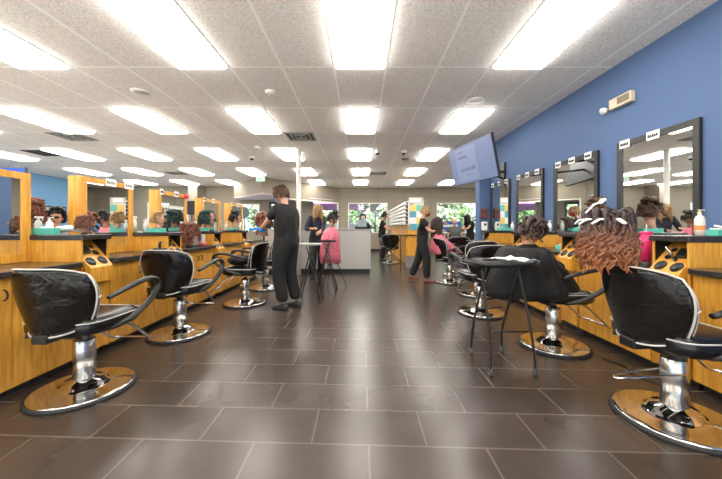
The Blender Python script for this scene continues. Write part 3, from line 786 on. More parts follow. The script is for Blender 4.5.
# ---------------------------------------------------------------- people
def skin_mesh(V, E, rad, root=0, sub=1):
    me = bpy.data.meshes.new('tmp'); me.from_pydata([tuple(v) for v in V], E, []); ob = bpy.data.objects.new('tmp', me); COL.objects.link(ob)
    sk = ob.modifiers.new('skin', 'SKIN'); sk.use_smooth_shade = True
    for i, r in enumerate(rad):
        d = me.skin_vertices[0].data[i]; d.radius = (r, r) if not isinstance(r, tuple) else r; d.use_root = (i == root)
    ss = ob.modifiers.new('sub', 'SUBSURF'); ss.levels = sub; ss.render_levels = sub
    dg = bpy.context.evaluated_depsgraph_get(); ev = ob.evaluated_get(dg); out = bpy.data.meshes.new_from_object(ev)
    bpy.data.objects.remove(ob)
    return out
def from_mesh(name, me, m, parent, smooth=True):
    me.name = name; me.materials.clear(); me.materials.append(m)
    for p in me.polygons: p.use_smooth = smooth; p.material_index = 0
    o = bpy.data.objects.new(name, me); COL.objects.link(o); o.parent = parent
    return o
def ik(a, c, l1, l2, pole):
    a, c = Vector(a), Vector(c); d = c-a; L = d.length
    if L > (l1+l2)*.995: c = a + d*((l1+l2)*.995/L); d = c-a; L = d.length
    x = (l1*l1-l2*l2+L*L)/(2*L); h = math.sqrt(max(0, l1*l1-x*x)); n = d/L
    p = Vector(pole); p = p - n*p.dot(n); p.normalize()
    return a+n*x+p*h, c
def head_fn(d, q):
    q = q.copy()
    if d.z < 0:
        k = 1 - .34*(-d.z)**1.5; q.x *= k
        if d.y < 0: q.y *= 1-.35*(-d.z)
        else: q.y *= 1-.08*(-d.z)
    if d.y > .6 and -.1 < d.z < .35: q.y *= .97
    return q
def add_head(mb, M, s=1.0, ears=True):
    T0 = mb.T; mb.T = (T0 @ M if T0 else M) @ Matrix.Scale(s, 4)
    mb.ball((0, 0, 0), .074, .095, .118, 20, 16, head_fn)
    # nose
    mb.rings([[(-.008, .085, .018), (.008, .085, .018), (0, .095, .02)], [(-.015, .085, -.026), (.015, .085, -.026), (0, .118, -.024)]])
    # brow, chin, lips
    mb.ball((0, .082, .028), .045, .012, .010, 10, 6); mb.ball((0, .068, -.098), .022, .018, .016, 10, 6)
    if ears:
        for sd in (1, -1): mb.ball((sd*.074, -.005, -.003), .010, .019, .031, 8, 8)
    mb.T = T0
def hand_geo(mb, wrist, direction, palm_n, s=1.0, curl=.5, thumb_side=1):
    d = Vector(direction).normalized(); n = Vector(palm_n); n = (n-d*n.dot(d)).normalized(); sd = d.cross(n)*thumb_side
    w = Vector(wrist)
    mb.rings([[w + d*t*s + sd*a*wd*s + n*b*th*s for a, b in ((-1, -.6), (0, -1), (1, -.6), (1, .6), (0, 1), (-1, .6))] for t, wd, th in ((-.01, .022, .018), (.03, .036, .016), (.07, .042, .014), (.092, .038, .010))])
    for k, (off, L) in enumerate(((.031, .066), (.011, .076), (-.010, .071), (-.030, .055))):
        p = w + d*.085*s + sd*off*s; c = curl
        q1 = p + (d*math.cos(c*.5)+n*math.sin(c*.5))*L*.42*s; q2 = q1 + (d*math.cos(c*1.3)+n*math.sin(c*1.3))*L*.33*s; q3 = q2 + (d*math.cos(c*1.9)+n*math.sin(c*1.9))*L*.25*s
        mb.tube([p-d*.01*s, q1, q2, q3], [.0095*s, .009*s, .008*s, .006*s], 6)
    p = w + d*.03*s + sd*.030*s
    mb.tube([p, p+(sd*.7+d*.6+n*.2)*.032*s, p+(sd*.75+d*1.5+n*.7)*.034*s], [.013*s, .011*s, .008*s], 6)
def hair_cap(mb, M, s, k=1.1, low=-.35, front=.30, wav=.0, blow=1.0):
    """cap over the skull, open over the face"""
    T0 = mb.T; mb.T = (T0 @ M if T0 else M) @ Matrix.Scale(s, 4)
    nu, nv = 26, 18; V = {}
    def keep(t, a):
        d = Vector((math.sin(t)*math.cos(a), math.sin(t)*math.sin(a), math.cos(t)))
        if d.z < low: return False
        if d.y > .35 and d.z < front+.25*(d.y): return False
        if d.y > -.05 and d.z < -.05: return False
        return True
    for j in range(nv+1):
        t = math.pi*j/nv
        for i in range(nu):
            a = 2*math.pi*i/nu
            d = Vector((math.sin(t)*math.cos(a), math.sin(t)*math.sin(a), math.cos(t)))
            kk = k*(1+wav*noise.noise(d*5)) 
            V[j, i] = (Vector((d.x*.078*kk, d.y*.100*kk - .004, d.z*.120*kk)), keep(t, a))
    vt = {}
    def g(j, i):
        i %= nu
        if j == 0: i = 0
        if (j, i) not in vt: vt[j, i] = mb._v(V[j, i][0])
        return vt[j, i]
    for j in range(nv):
        for i in range(nu):
            if V[j, i][1] and V[j+1, i][1] and V[j, (i+1) % nu][1] and V[j+1, (i+1) % nu][1]:
                if j == 0: mb.face([g(0, 0), g(1, i), g(1, i+1)], True)
                else: mb.face([g(j, i), g(j+1, i), g(j+1, i+1), g(j, i+1)], True)
    mb.T = T0
def strands(mb, M, s, n, L, r=.008, wave=.012, spread=1.0, seed=1, back=True, zmin=-.1, curl=3, down=1.0):
    rnd = random.Random(seed); T0 = mb.T; mb.T = (T0 @ M if T0 else M) @ Matrix.Scale(s, 4)
    inv = M.to_3x3().inverted(); dn = (inv @ Vector((0, 0, -1))).normalized()
    c = 0
    while c < n:
        d = Vector((rnd.gauss(0, 1), rnd.gauss(0, 1), rnd.gauss(0, 1))).normalized()
        if d.z < zmin or (d.y > .30 and abs(d.x) < .75) or (back and d.y > .45): continue
        c += 1
        p = Vector((d.x*.080, d.y*.102, d.z*.12)); pts = [p]; v = Vector((d.x, d.y, 0)).normalized() if d.length > 0 else d
        l = L*rnd.uniform(.7, 1.1); ph = rnd.uniform(0, 6.28); m = 9
        side = dn.cross(v); side = side.normalized() if side.length > 1e-4 else Vector((1, 0, 0))
        for k in range(1, m):
            t = k/(m-1)
            out = .020*math.sin(min(1, t*3)*1.57)*spread + .02*t*(spread-1)
            z = p + v*out + dn*(l*t*down) + side*(wave*math.sin(ph+t*curl*3.1)) + v*(wave*math.cos(ph+t*curl*3.1))*.7
            if t < .3 and d.z > .3: z = p + v*(.085*(t/.3))*(1-math.hypot(d.x, d.y)) + dn*(l*t*.6) + v*out
            pts.append(z)
        if l < .04: pts = pts[:5]
        mb.tube(pts, [r*(.7 if k == 0 else 1.15-.75*(k/(len(pts)-1))**2) for k in range(len(pts))], 6)
    mb.T = T0

def person(loc, rz, label, H=1.65, pelvis=None, lean=0., twist=0., handL=None, handR=None, feet=None, headrot=(0, 0, 0), top=BLKCLOTH, pants=BLKCLOTH, skin=SKIN,
           shoes=SHOE, hair=None, mask=None, glove=None, group=None, sleeve=.55, w=1.0, hide_legs=False, knee_pole=(0, 1, .3)):
    s = H/1.66
    e = thing('person', label, 'person', loc, rz, group)
    pel = Vector(pelvis or (0, 0, .945*s)); ln = Matrix.Rotation(-lean, 3, 'X'); 
    def up(x, y, z): return pel + ln @ Vector((x, y, z))*s
    waist = up(0, 0, .14); chest = up(0, .01, .32); nb = up(0, -.005, .46); shL = up(-.175*w, 0, .415); shR = up(.175*w, 0, .415)
    hd_base = nb + ln @ Vector((0, .015, .07))*s
    HM = Matrix.Translation(hd_base + (Euler(headrot).to_matrix() @ (ln @ Vector((0, .022, .115))))*s) @ Euler(headrot).to_matrix().to_4x4() @ (ln.to_4x4() if abs(lean) < .5 else Matrix.Rotation(-lean*.6, 4, 'X'))
    hL = Vector(handL) if handL else up(-.24, .03, -.12); hR = Vector(handR) if handR else up(.24, .03, -.12)
    eL, hL = ik(shL, hL, .28*s, .245*s, (-.5, -.4, -.8)); eR, hR = ik(shR, hR, .28*s, .245*s, (.5, -.4, -.8))
    hipL = pel + Vector((-.09*s, 0, -.05*s)); hipR = pel + Vector((.09*s, 0, -.05*s))
    feet = feet or ((-.11, 0, 0), (.11, .05, 0))
    aL = Vector(feet[0])+Vector((0, -.03, .085*s)); aR = Vector(feet[1])+Vector((0, -.03, .085*s))
    kL, aL = ik(hipL, aL, .42*s, .405*s, knee_pole); kR, aR = ik(hipR, aR, .42*s, .405*s, knee_pole)
    V = [pel, waist, chest, nb, hd_base, shL, eL, hL, shR, eR, hR, hipL, kL, aL, hipR, kR, aR]
    E = [(0, 1), (1, 2), (2, 3), (3, 4), (2, 5), (5, 6), (6, 7), (2, 8), (8, 9), (9, 10), (0, 11), (11, 12), (12, 13), (0, 14), (14, 15), (15, 16)]
    rad = [.080*w, .074*w, .095*w, .052, .046, .058, .040, .026, .058, .040, .026, .083*w, .055, .036, .083*w, .055, .036]; rad = [r*s for r in rad]
    me = skin_mesh(V, E, rad, 0, 1)
    mb = MB(); mb.bm.from_mesh(me)
    add_head(mb, HM, s*1.0); mb.tube([nb, hd_base, HM.translation + HM.to_3x3() @ Vector((0, -.02, -.03))*s], [.05*s, .048*s, .046*s], 10)
    for f in mb.bm.faces: f.smooth = True
    tmp = mb.build('tmpb', skin, None)
    rm = tmp.modifiers.new('r', 'REMESH'); rm.mode = 'VOXEL'; rm.voxel_size = .0085*s; rm.use_smooth_shade = True
    sm = tmp.modifiers.new('s', 'SMOOTH'); sm.factor = .5; sm.iterations = 2
    dg = bpy.context.evaluated_depsgraph_get(); me2 = bpy.data.meshes.new_from_object(tmp.evaluated_get(dg)); bpy.data.objects.remove(tmp)
    mb = MB(); mb.bm.from_mesh(me2)
    if not glove:
        for h, el, sg in ((hL, eL, 1), (hR, eR, -1)):
            hand_geo(mb, h, (h-el), (-.3*sg*-1, .2, -1), s, .6, sg)
    bd = mb.build('body', skin, e, recalc=False)
    if glove:
        for h, el, sg in ((hL, eL, 1), (hR, eR, -1)):
            g = MB(); hand_geo(g, h, (h-el), (0, .2, -1), s*1.08, .6, sg); g.tube([h-(h-el).normalized()*.03, h], [.034*s, .03*s], 10); g.build('glove', glove, e)
    # eyes, mouth
    Q = HM @ Matrix.Scale(s, 4)
    mb = MB(); mb.T = Q
    for sd in (1, -1): mb.ball((sd*.030, .086, .004), .011, .008, .006, 8, 6)
    mb.build('eyes', EYE, e)
    if mask:
        mb = MB(); mb.T = Q
        rings = []
        for z, wx, y0 in ((-.002, .052, .088), (-.02, .062, .106), (-.045, .062, .108), (-.075, .054, .096), (-.100, .036, .075)):
            rings.append([(wx*math.sin(a)*1.05, y0*(.25+.75*math.cos(a*.9)) + .008, z) for a in [R(q) for q in range(-80, 81, 20)]])
        mb.rings(rings, closed=False, cap0=False, cap1=False)
        mb.tube([(.06, .03, -.01), (.08, 0, 0)], .002); mb.tube([(-.06, .03, -.01), (-.08, 0, 0)], .002)
        mb.build('face_mask', mask, e)
    else:
        mb = MB(); mb.T = Q; mb.ball((0, .084, -.056), .022, .010, .007, 10, 6); mb.build('mouth', LIPS, e)
    # clothes
    if top:
        mL = shL.lerp(eL, sleeve) if sleeve <= 1 else eL.lerp(hL, sleeve-1); mR = shR.lerp(eR, sleeve) if sleeve <= 1 else eR.lerp(hR, sleeve-1)
        if sleeve <= 1:
            V = [pel-Vector((0, 0, .13)), waist, chest, nb+ln @ Vector((0, -.005, .018)), shL, mL, shR, mR]; E = [(0, 1), (1, 2), (2, 3), (2, 4), (4, 5), (2, 6), (6, 7)]
            rr_ = [.148*w, .135*w, .142*w, .062, .078, .066, .078, .066]
        else:
            V = [pel-Vector((0, 0, .13)), waist, chest, nb+ln @ Vector((0, -.005, .018)), shL, eL, mL, shR, eR, mR]; E = [(0, 1), (1, 2), (2, 3), (2, 4), (4, 5), (5, 6), (2, 7), (7, 8), (8, 9)]
            rr_ = [.148*w, .132*w, .140*w, .062, .074, .056, .042, .074, .056, .042]
        from_mesh('top', skin_mesh(V, E, [r*s for r in rr_], 1, 2), top, e)
    if pants:
        V = [pel+Vector((0, 0, .19*s)), pel-Vector((0, 0, .02*s)), hipL, kL, aL+Vector((0, 0, .0)), hipR, kR, aR]; E = [(0, 1), (1, 2), (2, 3), (3, 4), (1, 5), (5, 6), (6, 7)]
        from_mesh('trousers', skin_mesh(V, E, [r*s for r in (.118*w, .140*w, .115*w, .092, .084, .115*w, .092, .084)], 0, 2), pants, e)
    for a in (aL, aR):
        fd = Vector((0, 1, 0)); z = a.z-.055*s
        mb = MB(); rings = []
        for t, wd, h in ((-.07, .028, .05), (-.05, .036, .085), (0, .038, .09), (.06, .042, .062), (.12, .045, .048), (.165, .036, .038), (.185, .015, .02)):
            rings.append([a + Vector((wd*s*cx, t*s, -a.z + (a.z-.085*s) + h*s*cz)) for cx, cz in ((-1, 0), (-.95, .5), (-.5, .92), (.5, .92), (.95, .5), (1, 0))])
        mb.rings(rings); mb.build('shoe', shoes, e)
    if hair:
        hm, style, sd = hair; mb = MB()
        M = HM
        if style == 'short':
            hair_cap(mb, M, s, 1.10, -.45, .25, .12); strands(mb, M, s, 120, .055, .011, .012, 1.0, sd, zmin=-.25, curl=2)
        elif style == 'long':
            hair_cap(mb, M, s, 1.10, -.5, .2, .06); strands(mb, M, s, 130, .30, .011, .012, 1.2, sd, zmin=-.1)
        elif style == 'mid':
            hair_cap(mb, M, s, 1.10, -.5, .2, .06); strands(mb, M, s, 110, .17, .012, .014, 1.3, sd, zmin=-.1)
        elif style == 'bun':
            hair_cap(mb, M, s, 1.10, -.5, .2, .08); q = (M @ Matrix.Scale(s, 4)); mb.T = q; mb.ball((0, -.06, .13), .045, .045, .04); mb.ball((.05, .0, .125), .03); mb.T = None
            strands(mb, M, s, 40, .09, .010, .012, 1.4, sd, zmin=0)
        elif style == 'rolls':
            hair_cap(mb, M, s, 1.12, -.5, .1, .1); q = (M @ Matrix.Scale(s, 4)); mb.T = q
            rnd = random.Random(sd)
            for i in range(26):
                a = rnd.uniform(0, 6.28); t = rnd.uniform(.1, 1.5); d = Vector((math.sin(t)*math.cos(a), math.sin(t)*math.sin(a), math.cos(t)))
                if d.y > .5 and d.z < .5: continue
                p = Vector((d.x*.088, d.y*.11, d.z*.13)); u = Vector((rnd.uniform(-1, 1), rnd.uniform(-1, 1), rnd.uniform(-.4, .4))).cross(d).normalized()*rnd.uniform(.045, .07)
                mb.tube(smooth_path([p-u-d*.01, p-u*.5+d*.012, p+d*.02, p+u*.5+d*.012, p+u-d*.015], 2), [.010, .016, .019, .021, .022, .021, .019, .016, .010], 8)
            mb.T = None
        mb.build('hair', hm, e)
    return e, HM, s

def clip(M, p, a, label=None, parent=None, m=WHITE, L=.07):
    mb = MB(); mb.T = M @ Matrix.Translation(p) @ Euler(a).to_matrix().to_4x4()
    mb.rings([[(-.010, -L/2, 0), (.010, -L/2, 0), (.010, -L/2, .008), (-.010, -L/2, .008)], [(-.013, 0, .010), (.013, 0, .010), (.013, 0, .022), (-.013, 0, .022)], [(-.005, L/2, 0), (.005, L/2, 0), (.005, L/2, .006), (-.005, L/2, .006)]], smooth=False)
    return mb.build('hair_clip', m, parent)

# stylist 1 (big, left of centre) facing left/away
person((-1.06, 4.34, 0), face_dir(-.93, .35), 'stylist in black with short brown hair, mask and blue glove, standing at left of aisle', H=1.70, lean=.05, handL=(-.02, .44, 1.12), handR=(.12, .42, 1.20),
       feet=((-.09, .02, 0), (.12, -.06, 0)), headrot=(R(-14), 0, 0), hair=(HBROWN, 'short', 3), mask=BLUEMASK, glove=None, w=1.25, skin=SKIN, sleeve=.75)
# blue gloves for her are separate worn parts
st1 = [o for o in bpy.data.objects if o.name.startswith('person')][0]
# blonde stylist behind trays
person((-1.02, 6.98, 0), face_dir(.45, -.9), 'stylist with long blond hair in black, standing before the desk by the pink caped mannequin', H=1.64, lean=.10, handL=(.05, .36, 1.05), handR=(.2, .34, 1.12), headrot=(R(-18), 0, R(-10)), hair=(HBLOND, 'long', 5), top=NAVYCLOTH, sleeve=1.7)
# seated client in pink
seatp = dict(pelvis=(0, -.08, .66), feet=((-.1, .40, .22), (.1, .40, .22)), handL=(-.14, .22, .70), handR=(.14, .22, .70), sleeve=1.7)
# person behind the desk
person((.06, 9.3, 0), R(180), 'person in dark clothes with short dark hair behind the desk screen', H=1.50, hair=(HBLACK, 'short', 9), handL=(-.15, .25, .95), handR=(.15, .25, .95), mask=mat('grey_mask', (.3, .34, .36), .7), top=BLKCLOTH, sleeve=1.7)
# stylist far centre, facing right
person((.70, 10.3, 0), face_dir(.95, -.1), 'distant stylist in black working at a chair beside the product shelves', H=1.60, lean=.08, handL=(-.05, .42, 1.10), handR=(.1, .40, 1.05), hair=(HBLACK, 'bun', 10), headrot=(R(-12), 0, 0))
# stylist with red mask, facing right
person((1.29, 6.45, 0), face_dir(.95, -.15), 'stylist in black with pale blond hair and red mask in mid aisle', H=1.55, lean=.05, handL=(-.03, .42, 1.20), handR=(.06, .36, 1.08), hair=(HDBLOND, 'short', 12), mask=REDMASK, headrot=(R(-10), 0, 0), shoes=SHOER, feet=((-.06, -.20, 0), (.12, .12, 0)))
# bald man and far stylist
person((3.35, 10.9, .02), R(170), 'bald man in a grey top seated near the right far window', H=1.68, hair=None, top=GREYSHIRT, pelvis=(0, 0, .66), feet=((-.1, .45, .22), (.1, .45, .22)))
person((4.05, 11.3, 0), face_dir(-.95, -.3), 'distant stylist in black with long dark hair standing by the seated bald man', H=1.60, lean=.12, handL=(-.05, .42, 1.1), handR=(.08, .40, 1.1), hair=(HBLACK, 'long', 16), headrot=(R(-14), 0, 0))
# capes: lofted cloth worn by the clients
def cape(parent, m, rings, n=40, folds=9, amp=.03, seed=0, label=None):
    mb = MB(); R_ = []
    K = len(rings)
    for j, (cx, cy, z, rx, ry) in enumerate(rings):
        ring = []
        for i in range(n):
            a = 2*math.pi*i/n; k = 1 + amp*(j/(K-1))*math.sin(folds*a+seed) + amp*.6*(j/(K-1))*math.sin(folds*2.3*a+seed*2)
            ring.append((cx+rx*k*math.cos(a), cy+ry*k*math.sin(a), z + .02*(j/(K-1))*math.sin(folds*a*.7+1)))
        R_.append(ring)
    mb.rings(R_, cap0=False, cap1=False)
    o = mb.build('cape', m, parent); md = o.modifiers.new('s', 'SOLIDIFY'); md.thickness = .004
    if label: o['label'] = label
    return o
def P_(t): return [o for o in bpy.data.objects if o.get('category') == 'person' and t in o['label']][0]
# blue gloves on the near stylist
S1 = P_('blue glove, standing')
for o in list(S1.children):
    pass
mbg = MB(); hand_geo(mbg, (.11, .43, 1.19), (.0, 1, .1), (0, .2, -1), 1.15, .6, -1); mbg.tube([(.12, .36, 1.17), (.11, .44, 1.19)], [.036, .034], 10); mbg.build('glove', GLOVE, S1)
mbg = MB(); hand_geo(mbg, (-.02, .45, 1.12), (.0, 1, .1), (0, .2, -1), 1.15, .6, 1); mbg.tube([(-.03, .38, 1.10), (-.02, .46, 1.12)], [.036, .034], 10); mbg.build('glove', GLOVE, S1)

# ---------------------------------------------------------------- product shelves and far cabinet
e = thing('product_shelf', 'tall white shelf full of small products with coloured end panels, far right of aisle', 'shelf', (1.39, 9.0, 0))
mb = MB(); mb.box(0, .04, 0, 5.0, 1.22, 1.93); mb.box(.42, .46, 0, 5.0, .0, 1.93); mb.build('back_panel', WHITE, e)
mb = MB(); mb.box(0, .46, 0, 5.0, 0, 1.22); mb.build('lower_cabinet', WOOD, e)
for i in range(6):
    mb = MB(); z = 1.24+.115*i; mb.box(-.14, 0, 0, 5.0, z-.012, z); mb.build('shelf_board', WHITE, e)
mb = MB()
for i in range(6):
    for j in range(34): 
        y = .06+.145*j; z = 1.24+.115*i; mb.lathe([(.040, z), (.040, z+.05), (.016, z+.062), (.016, z+.085)], (-.09, y, 0), 6)
pr = mb.build('products', WHITE, e); pr['kind'] = 'stuff'
MB().box(-.006, 0, .0, 5.0, 1.24, 1.90).build('dark_backing', mat('dark_product_backing', (.06, .045, .04), .6), e)
cs = [YEL, TEAL3, BLU2, PAPER, YEL, WHITE, BLU2, TEAL3]
for i in range(4):
    for j in range(2):
        MB().box(.04+.20*j, .24+.20*j, -.015, 0, 1.80-.185*(i+1), 1.80-.185*i).build('colour_panel', cs[(i*2+j) % 8] if i != 2 else (YEL if j else WHITE), e)
mb = MB(); mb.box(.02, .44, -.03, .03, 1.84, 2.02); sb = mb.build('header_sign', mat('grey_header', (.55, .53, .48), .4), e)
mb = MB(); mb.box(.05, .36, -.034, -.03, 1.88, 1.99); mb.build('header_face', PAPER, sb)
e = thing('counter_cabinet', 'low maple cabinet with a dark top, in front of the product shelf', 'cabinet', (1.25, 8.55, 0))
MB().box(.02, .46, 0, .40, .34, .90).build('carcass', WOOD, e, .003); MB().box(-.18, .50, -.03, .43, .90, .93).build('counter_top', BLACKTOP, e)
MB().box(.05, .43, .05, .38, 0, .34).build('base', mat('grey_metal_base', (.35, .35, .35), .4, .5), e)
MB().tube([(-.14, .02, 0), (-.14, .02, .90)], .015).build('leg', BLACK, e)

# ---------------------------------------------------------------- small items
def bottle(x, y, z, label, m=WHITE, h=.20, r=.03, spray=True, capm=WHITE):
    e = thing('spray_bottle' if spray else 'pump_bottle', label, 'bottle', (x, y, z))
    MB().lathe([(r, 0), (r, h*.6), (r*.8, h*.72), (r*.35, h*.8), (r*.35, h*.85)], n=16).build('body', m, e)
    if spray:
        mb = MB(); mb.lathe([(r*.42, h*.84), (r*.42, h*.9)], n=12); mb.box(-.012, .012, -.022, .035, h*.9, h); mb.tube([(0, .03, h*.93), (0, .04, h*.78)], .004, 6)
        mb.build('trigger', capm, e)
    else:
        mb = MB(); mb.lathe([(r*.45, h*.84), (r*.4, h*.92), (r*.15, h*.93), (r*.12, h)], n=12); mb.box(-.008, .03, -.008, .008, h*.97, h*1.02); mb.build('pump', capm, e)
    return e
def tray_box(x, y, z, label, w=.14, d=.09, h=.05, m=TEAL):
    e = thing('supply_tray', label, 'tray', (x, y, z))
    mb = MB(); t = .004
    mb.box(-w/2, w/2, -d/2, d/2, 0, t); mb.box(-w/2, w/2, -d/2, -d/2+t, t, h); mb.box(-w/2, w/2, d/2-t, d/2, t, h); mb.box(-w/2, -w/2+t, -d/2+t, d/2-t, t, h); mb.box(w/2-t, w/2, -d/2+t, d/2-t, t, h)
    mb.build('tray_body', m, e)
    mb = MB()
    for i in range(5): mb.tube([(-w/2+.02+i*.022, -d*.3, h*.7), (-w/2+.03+i*.022, d*.3, h*1.15)], .006, 6)
    mb.build('folded_foils', PAPER, e)
    return e
def mannequin(x, y, z, rz, label, hm, style, sd, s=.95, extra=None, tilt=0):
    e = thing('mannequin_head', label, 'mannequin head', (x, y, z), rz)
    if s < .7: e.scale = (s, s, s); s = .95
    MB().lathe([(.055, 0), (.055, .01), (.045, .03)], n=20).build('stand', BLACK, e)
    M = Matrix.Translation((0, 0, .23)) @ Matrix.Rotation(tilt, 4, 'X')
    mb = MB(); add_head(mb, M, s); mb.tube([(0, -.01, .03), (0, -.01, .10), (0, -.01, .16)], [.055, .043, .045], 14); mb.build('head', SKIN if sd % 2 else SKIN2, e)
    mb = MB(); mb.T = M
    for q in (1, -1): mb.ball((q*.029, .082, .004), .010, .007, .005, 8, 6)
    mb.build('eyes', EYE, e)
    mb = MB(); mb.T = M; mb.ball((0, .080, -.053), .02, .009, .006, 8, 6); mb.build('mouth', LIPS, e)
    mb = MB()
    hair_cap(mb, M, s, 1.1, -.5, .2, .1)
    if style == 'curly': strands(mb, M, s, 90, .16, .012, .022, 1.8, sd, zmin=-.2, curl=5)
    elif style == 'updo':
        strands(mb, M, s, 60, .06, .012, .012, 1.8, sd, zmin=-.1, curl=3); mb.T = M
        for i in range(7): mb.ball((.05*math.cos(i), .05*math.sin(i)-.02, .13+.01*(i % 3)), .032)
        mb.T = None
    else: strands(mb, M, s, 80, .20, .011, .012, 1.4, sd, zmin=-.1)
    mb.build('hair', hm, e)
    if extra == 'sunglasses':
        mb = MB(); mb.T = M
        for q in (1, -1): mb.ball((q*.032, .092, .008), .028, .008, .020, 12, 8)
        mb.tube([(-.06, .09, .012), (.06, .09, .012)], .004); mb.tube([(.06, .09, .012), (.078, 0, .01)], .003); mb.tube([(-.06, .09, .012), (-.078, 0, .01)], .003)
        mb.build('sunglasses', BLACK, e)
    return e
def clamp_mannequin(x, y, z, rz, label, hm, style, sd, s=1.0, tilt=0., skin=SKIN2, towel=None, capem=None, rings=None, post=.12, folds=6, tripod=False, drawhair=True, cape_rz=0):
    e = thing('mannequin_head', label, 'mannequin head', (x, y, z), rz)
    mb = MB()
    if not tripod: mb.box(-.05, .05, -.045, .045, .002, .02)
    mb.tube([(0, 0, .01), (0, 0, post)], .014); mb.build('clamp', BLACK, e)
    if tripod:
        for a in (90, 210, 330):
            q = R(a); MB().tube([(0, 0, -.35), (.28*math.cos(q), .28*math.sin(q), -z+.012)], .010).build('leg', BLACK, e)
        MB().tube([(0, 0, -.55), (0, 0, .01)], .014).build('pole', BLACK, e)
    M = Matrix.Translation((0, .02*math.sin(-tilt), post+.19*s)) @ Matrix.Rotation(tilt, 4, 'X')
    mb = MB(); add_head(mb, M, s); mb.tube([(0, -.01, post-.01), (0, -.01, post+.06), M.translation+Vector((0, -.015, -.04))], [.056, .046, .046], 14); mb.build('head', skin, e)
    mb = MB(); mb.T = M
    for q in (1, -1): mb.ball((q*.030*s, .088*s, .004), .011, .008, .006, 8, 6)
    mb.build('eyes', EYE, e)
    mb = MB(); mb.T = M; mb.ball((0, .084*s, -.056*s), .022, .010, .007, 8, 6); mb.build('mouth', LIPS, e)
    if drawhair:
        mb = MB(); hair_cap(mb, M, s, 1.12, -.5, .1, .1)
        if style == 'rolls':
            mb.T = M; rnd = random.Random(sd)
            for i in range(24):
                a = rnd.uniform(0, 6.28); t = rnd.uniform(.1, 1.45); d = Vector((math.sin(t)*math.cos(a), math.sin(t)*math.sin(a), math.cos(t)))
                if d.y > .55 and d.z < .5: continue
                p = Vector((d.x*.092, d.y*.115, d.z*.135)); u = Vector((rnd.uniform(-1, 1), rnd.uniform(-1, 1), rnd.uniform(-.4, .4))).cross(d).normalized()*rnd.uniform(.05, .075)
                mb.tube(smooth_path([p-u-d*.01, p-u*.5+d*.014, p+d*.024, p+u*.5+d*.014, p+u-d*.015], 2), [.009, .014, .018, .020, .021, .020, .018, .014, .009], 8)
            mb.T = None; strands(mb, M, s, 45, .10, .009, .014, 1.5, sd, zmin=-.2, curl=3)
        elif style == 'long': strands(mb, M, s, 130, .30, .011, .014, 1.3, sd, zmin=-.15)
        elif style == 'bun':
            mb.T = M
            for i in range(5): mb.ball((.035*math.cos(i*1.4), -.03+.035*math.sin(i*1.4), .14+.012*(i % 3)), .034)
            mb.T = None; strands(mb, M, s, 50, .08, .011, .012, 1.5, sd, zmin=-.1)
        mb.build('hair', hm, e)
    if towel: MB().lathe([(.075, post-.035), (.09, post), (.080, post+.045), (.062, post+.05)], n=20, caps=False).build('collar_towel', towel, e)
    if capem:
        o = cape(e, capem, rings, folds=folds, amp=.11); o.rotation_euler = (0, 0, cape_rz)
    return e, M
# near right: big ombre hair on the chair back
HOMBRE = hairmat('ombre_auburn_hair', (.028, .010, .007), (.40, .13, .042), -.03, .30)
E1, HM1 = clamp_mannequin(1.49, 1.84, .925, face_dir(1, .1), 'mannequin head seen from behind with clipped long auburn hair, on nearest right chair', None, None, 1, 1.0, drawhair=False, post=.02)
mb = MB()
hair_cap(mb, HM1, .98, 1.10, -.6, .05, .08)
strands(mb, HM1, .98, 260, .23, .010, .018, 1.6, 33, zmin=-.25, curl=5, back=False)
strands(mb, HM1, .98, 130, .19, .011, .020, 2.1, 34, zmin=-.1, curl=6, back=False)
mb.T = HM1
for i in range(16):
    a = R(i*22.5); p = Vector((.085*math.cos(a), .105*math.sin(a), .055+.02*math.sin(i*2)))
    mb.tube(smooth_path([p*.8+Vector((0, 0, .05)), p*1.10+Vector((0, 0, .035)), p*1.22+Vector((0, 0, .0)), p*1.28-Vector((0, 0, .09))], 3), [.010, .014, .017, .018, .018, .018, .017, .016, .014, .010], 8)
mb.T = None
hr = mb.build('hair', HOMBRE, E1)
for p, a, L in (((0, -.03, .165), (R(10), 0, R(35)), .13), ((.01, -.09, .135), (R(40), 0, R(-40)), .12)): clip(HM1, p, a, parent=hr, L=L)
for ang in (185, 215, 245, 275, 305, 340):
    q = R(ang); clip(HM1, (.118*math.cos(q), .142*math.sin(q), .045), (R(20), 0, q+(.5 if ang % 2 else 2.0)), parent=hr, L=.085)
# right side in charcoal cape
clamp_mannequin(1.63, 2.95, .855, R(-104), 'mannequin in a charcoal cape with dark hair rolled in sections, on second right chair', HDBROWN, 'rolls', 20, 1.0, R(-28), SKIN2, BLUECOLLAR, GREYCLOTH,
    [(0, 0, .13, .055, .055), (0, -.01, .10, .10, .09), (0, -.04, .10, .22, .13), (0, -.065, .075, .31, .18), (0, -.06, -.04, .33, .25), (0, -.02, -.12, .31, .31), (0, -.01, -.20, .32, .35), (0, 0, -.28, .33, .38), (0, -.01, -.35, .34, .40)], post=.06, cape_rz=R(18), folds=8)
clamp_mannequin(1.60, 6.36, .925, R(-80), 'mannequin with long brown hair in a pink satin cape, before the red masked stylist', HDBROWN, 'long', 14, 1.0, 0, SKIN, None, PINKC,
    [(0, 0, .12, .06, .06), (0, .0, .06, .12, .10), (0, .02, -.02, .20, .14), (0, .07, -.12, .25, .20), (0, .12, -.22, .27, .26), (0, .15, -.31, .28, .30)])
clamp_mannequin(-1.46, 4.58, .925, R(75), 'mannequin with pinned up reddish hair at the near stylist\'s blue gloves', HAUBURN, 'rolls', 18, 1.0, R(-5), SKIN2, post=.10)
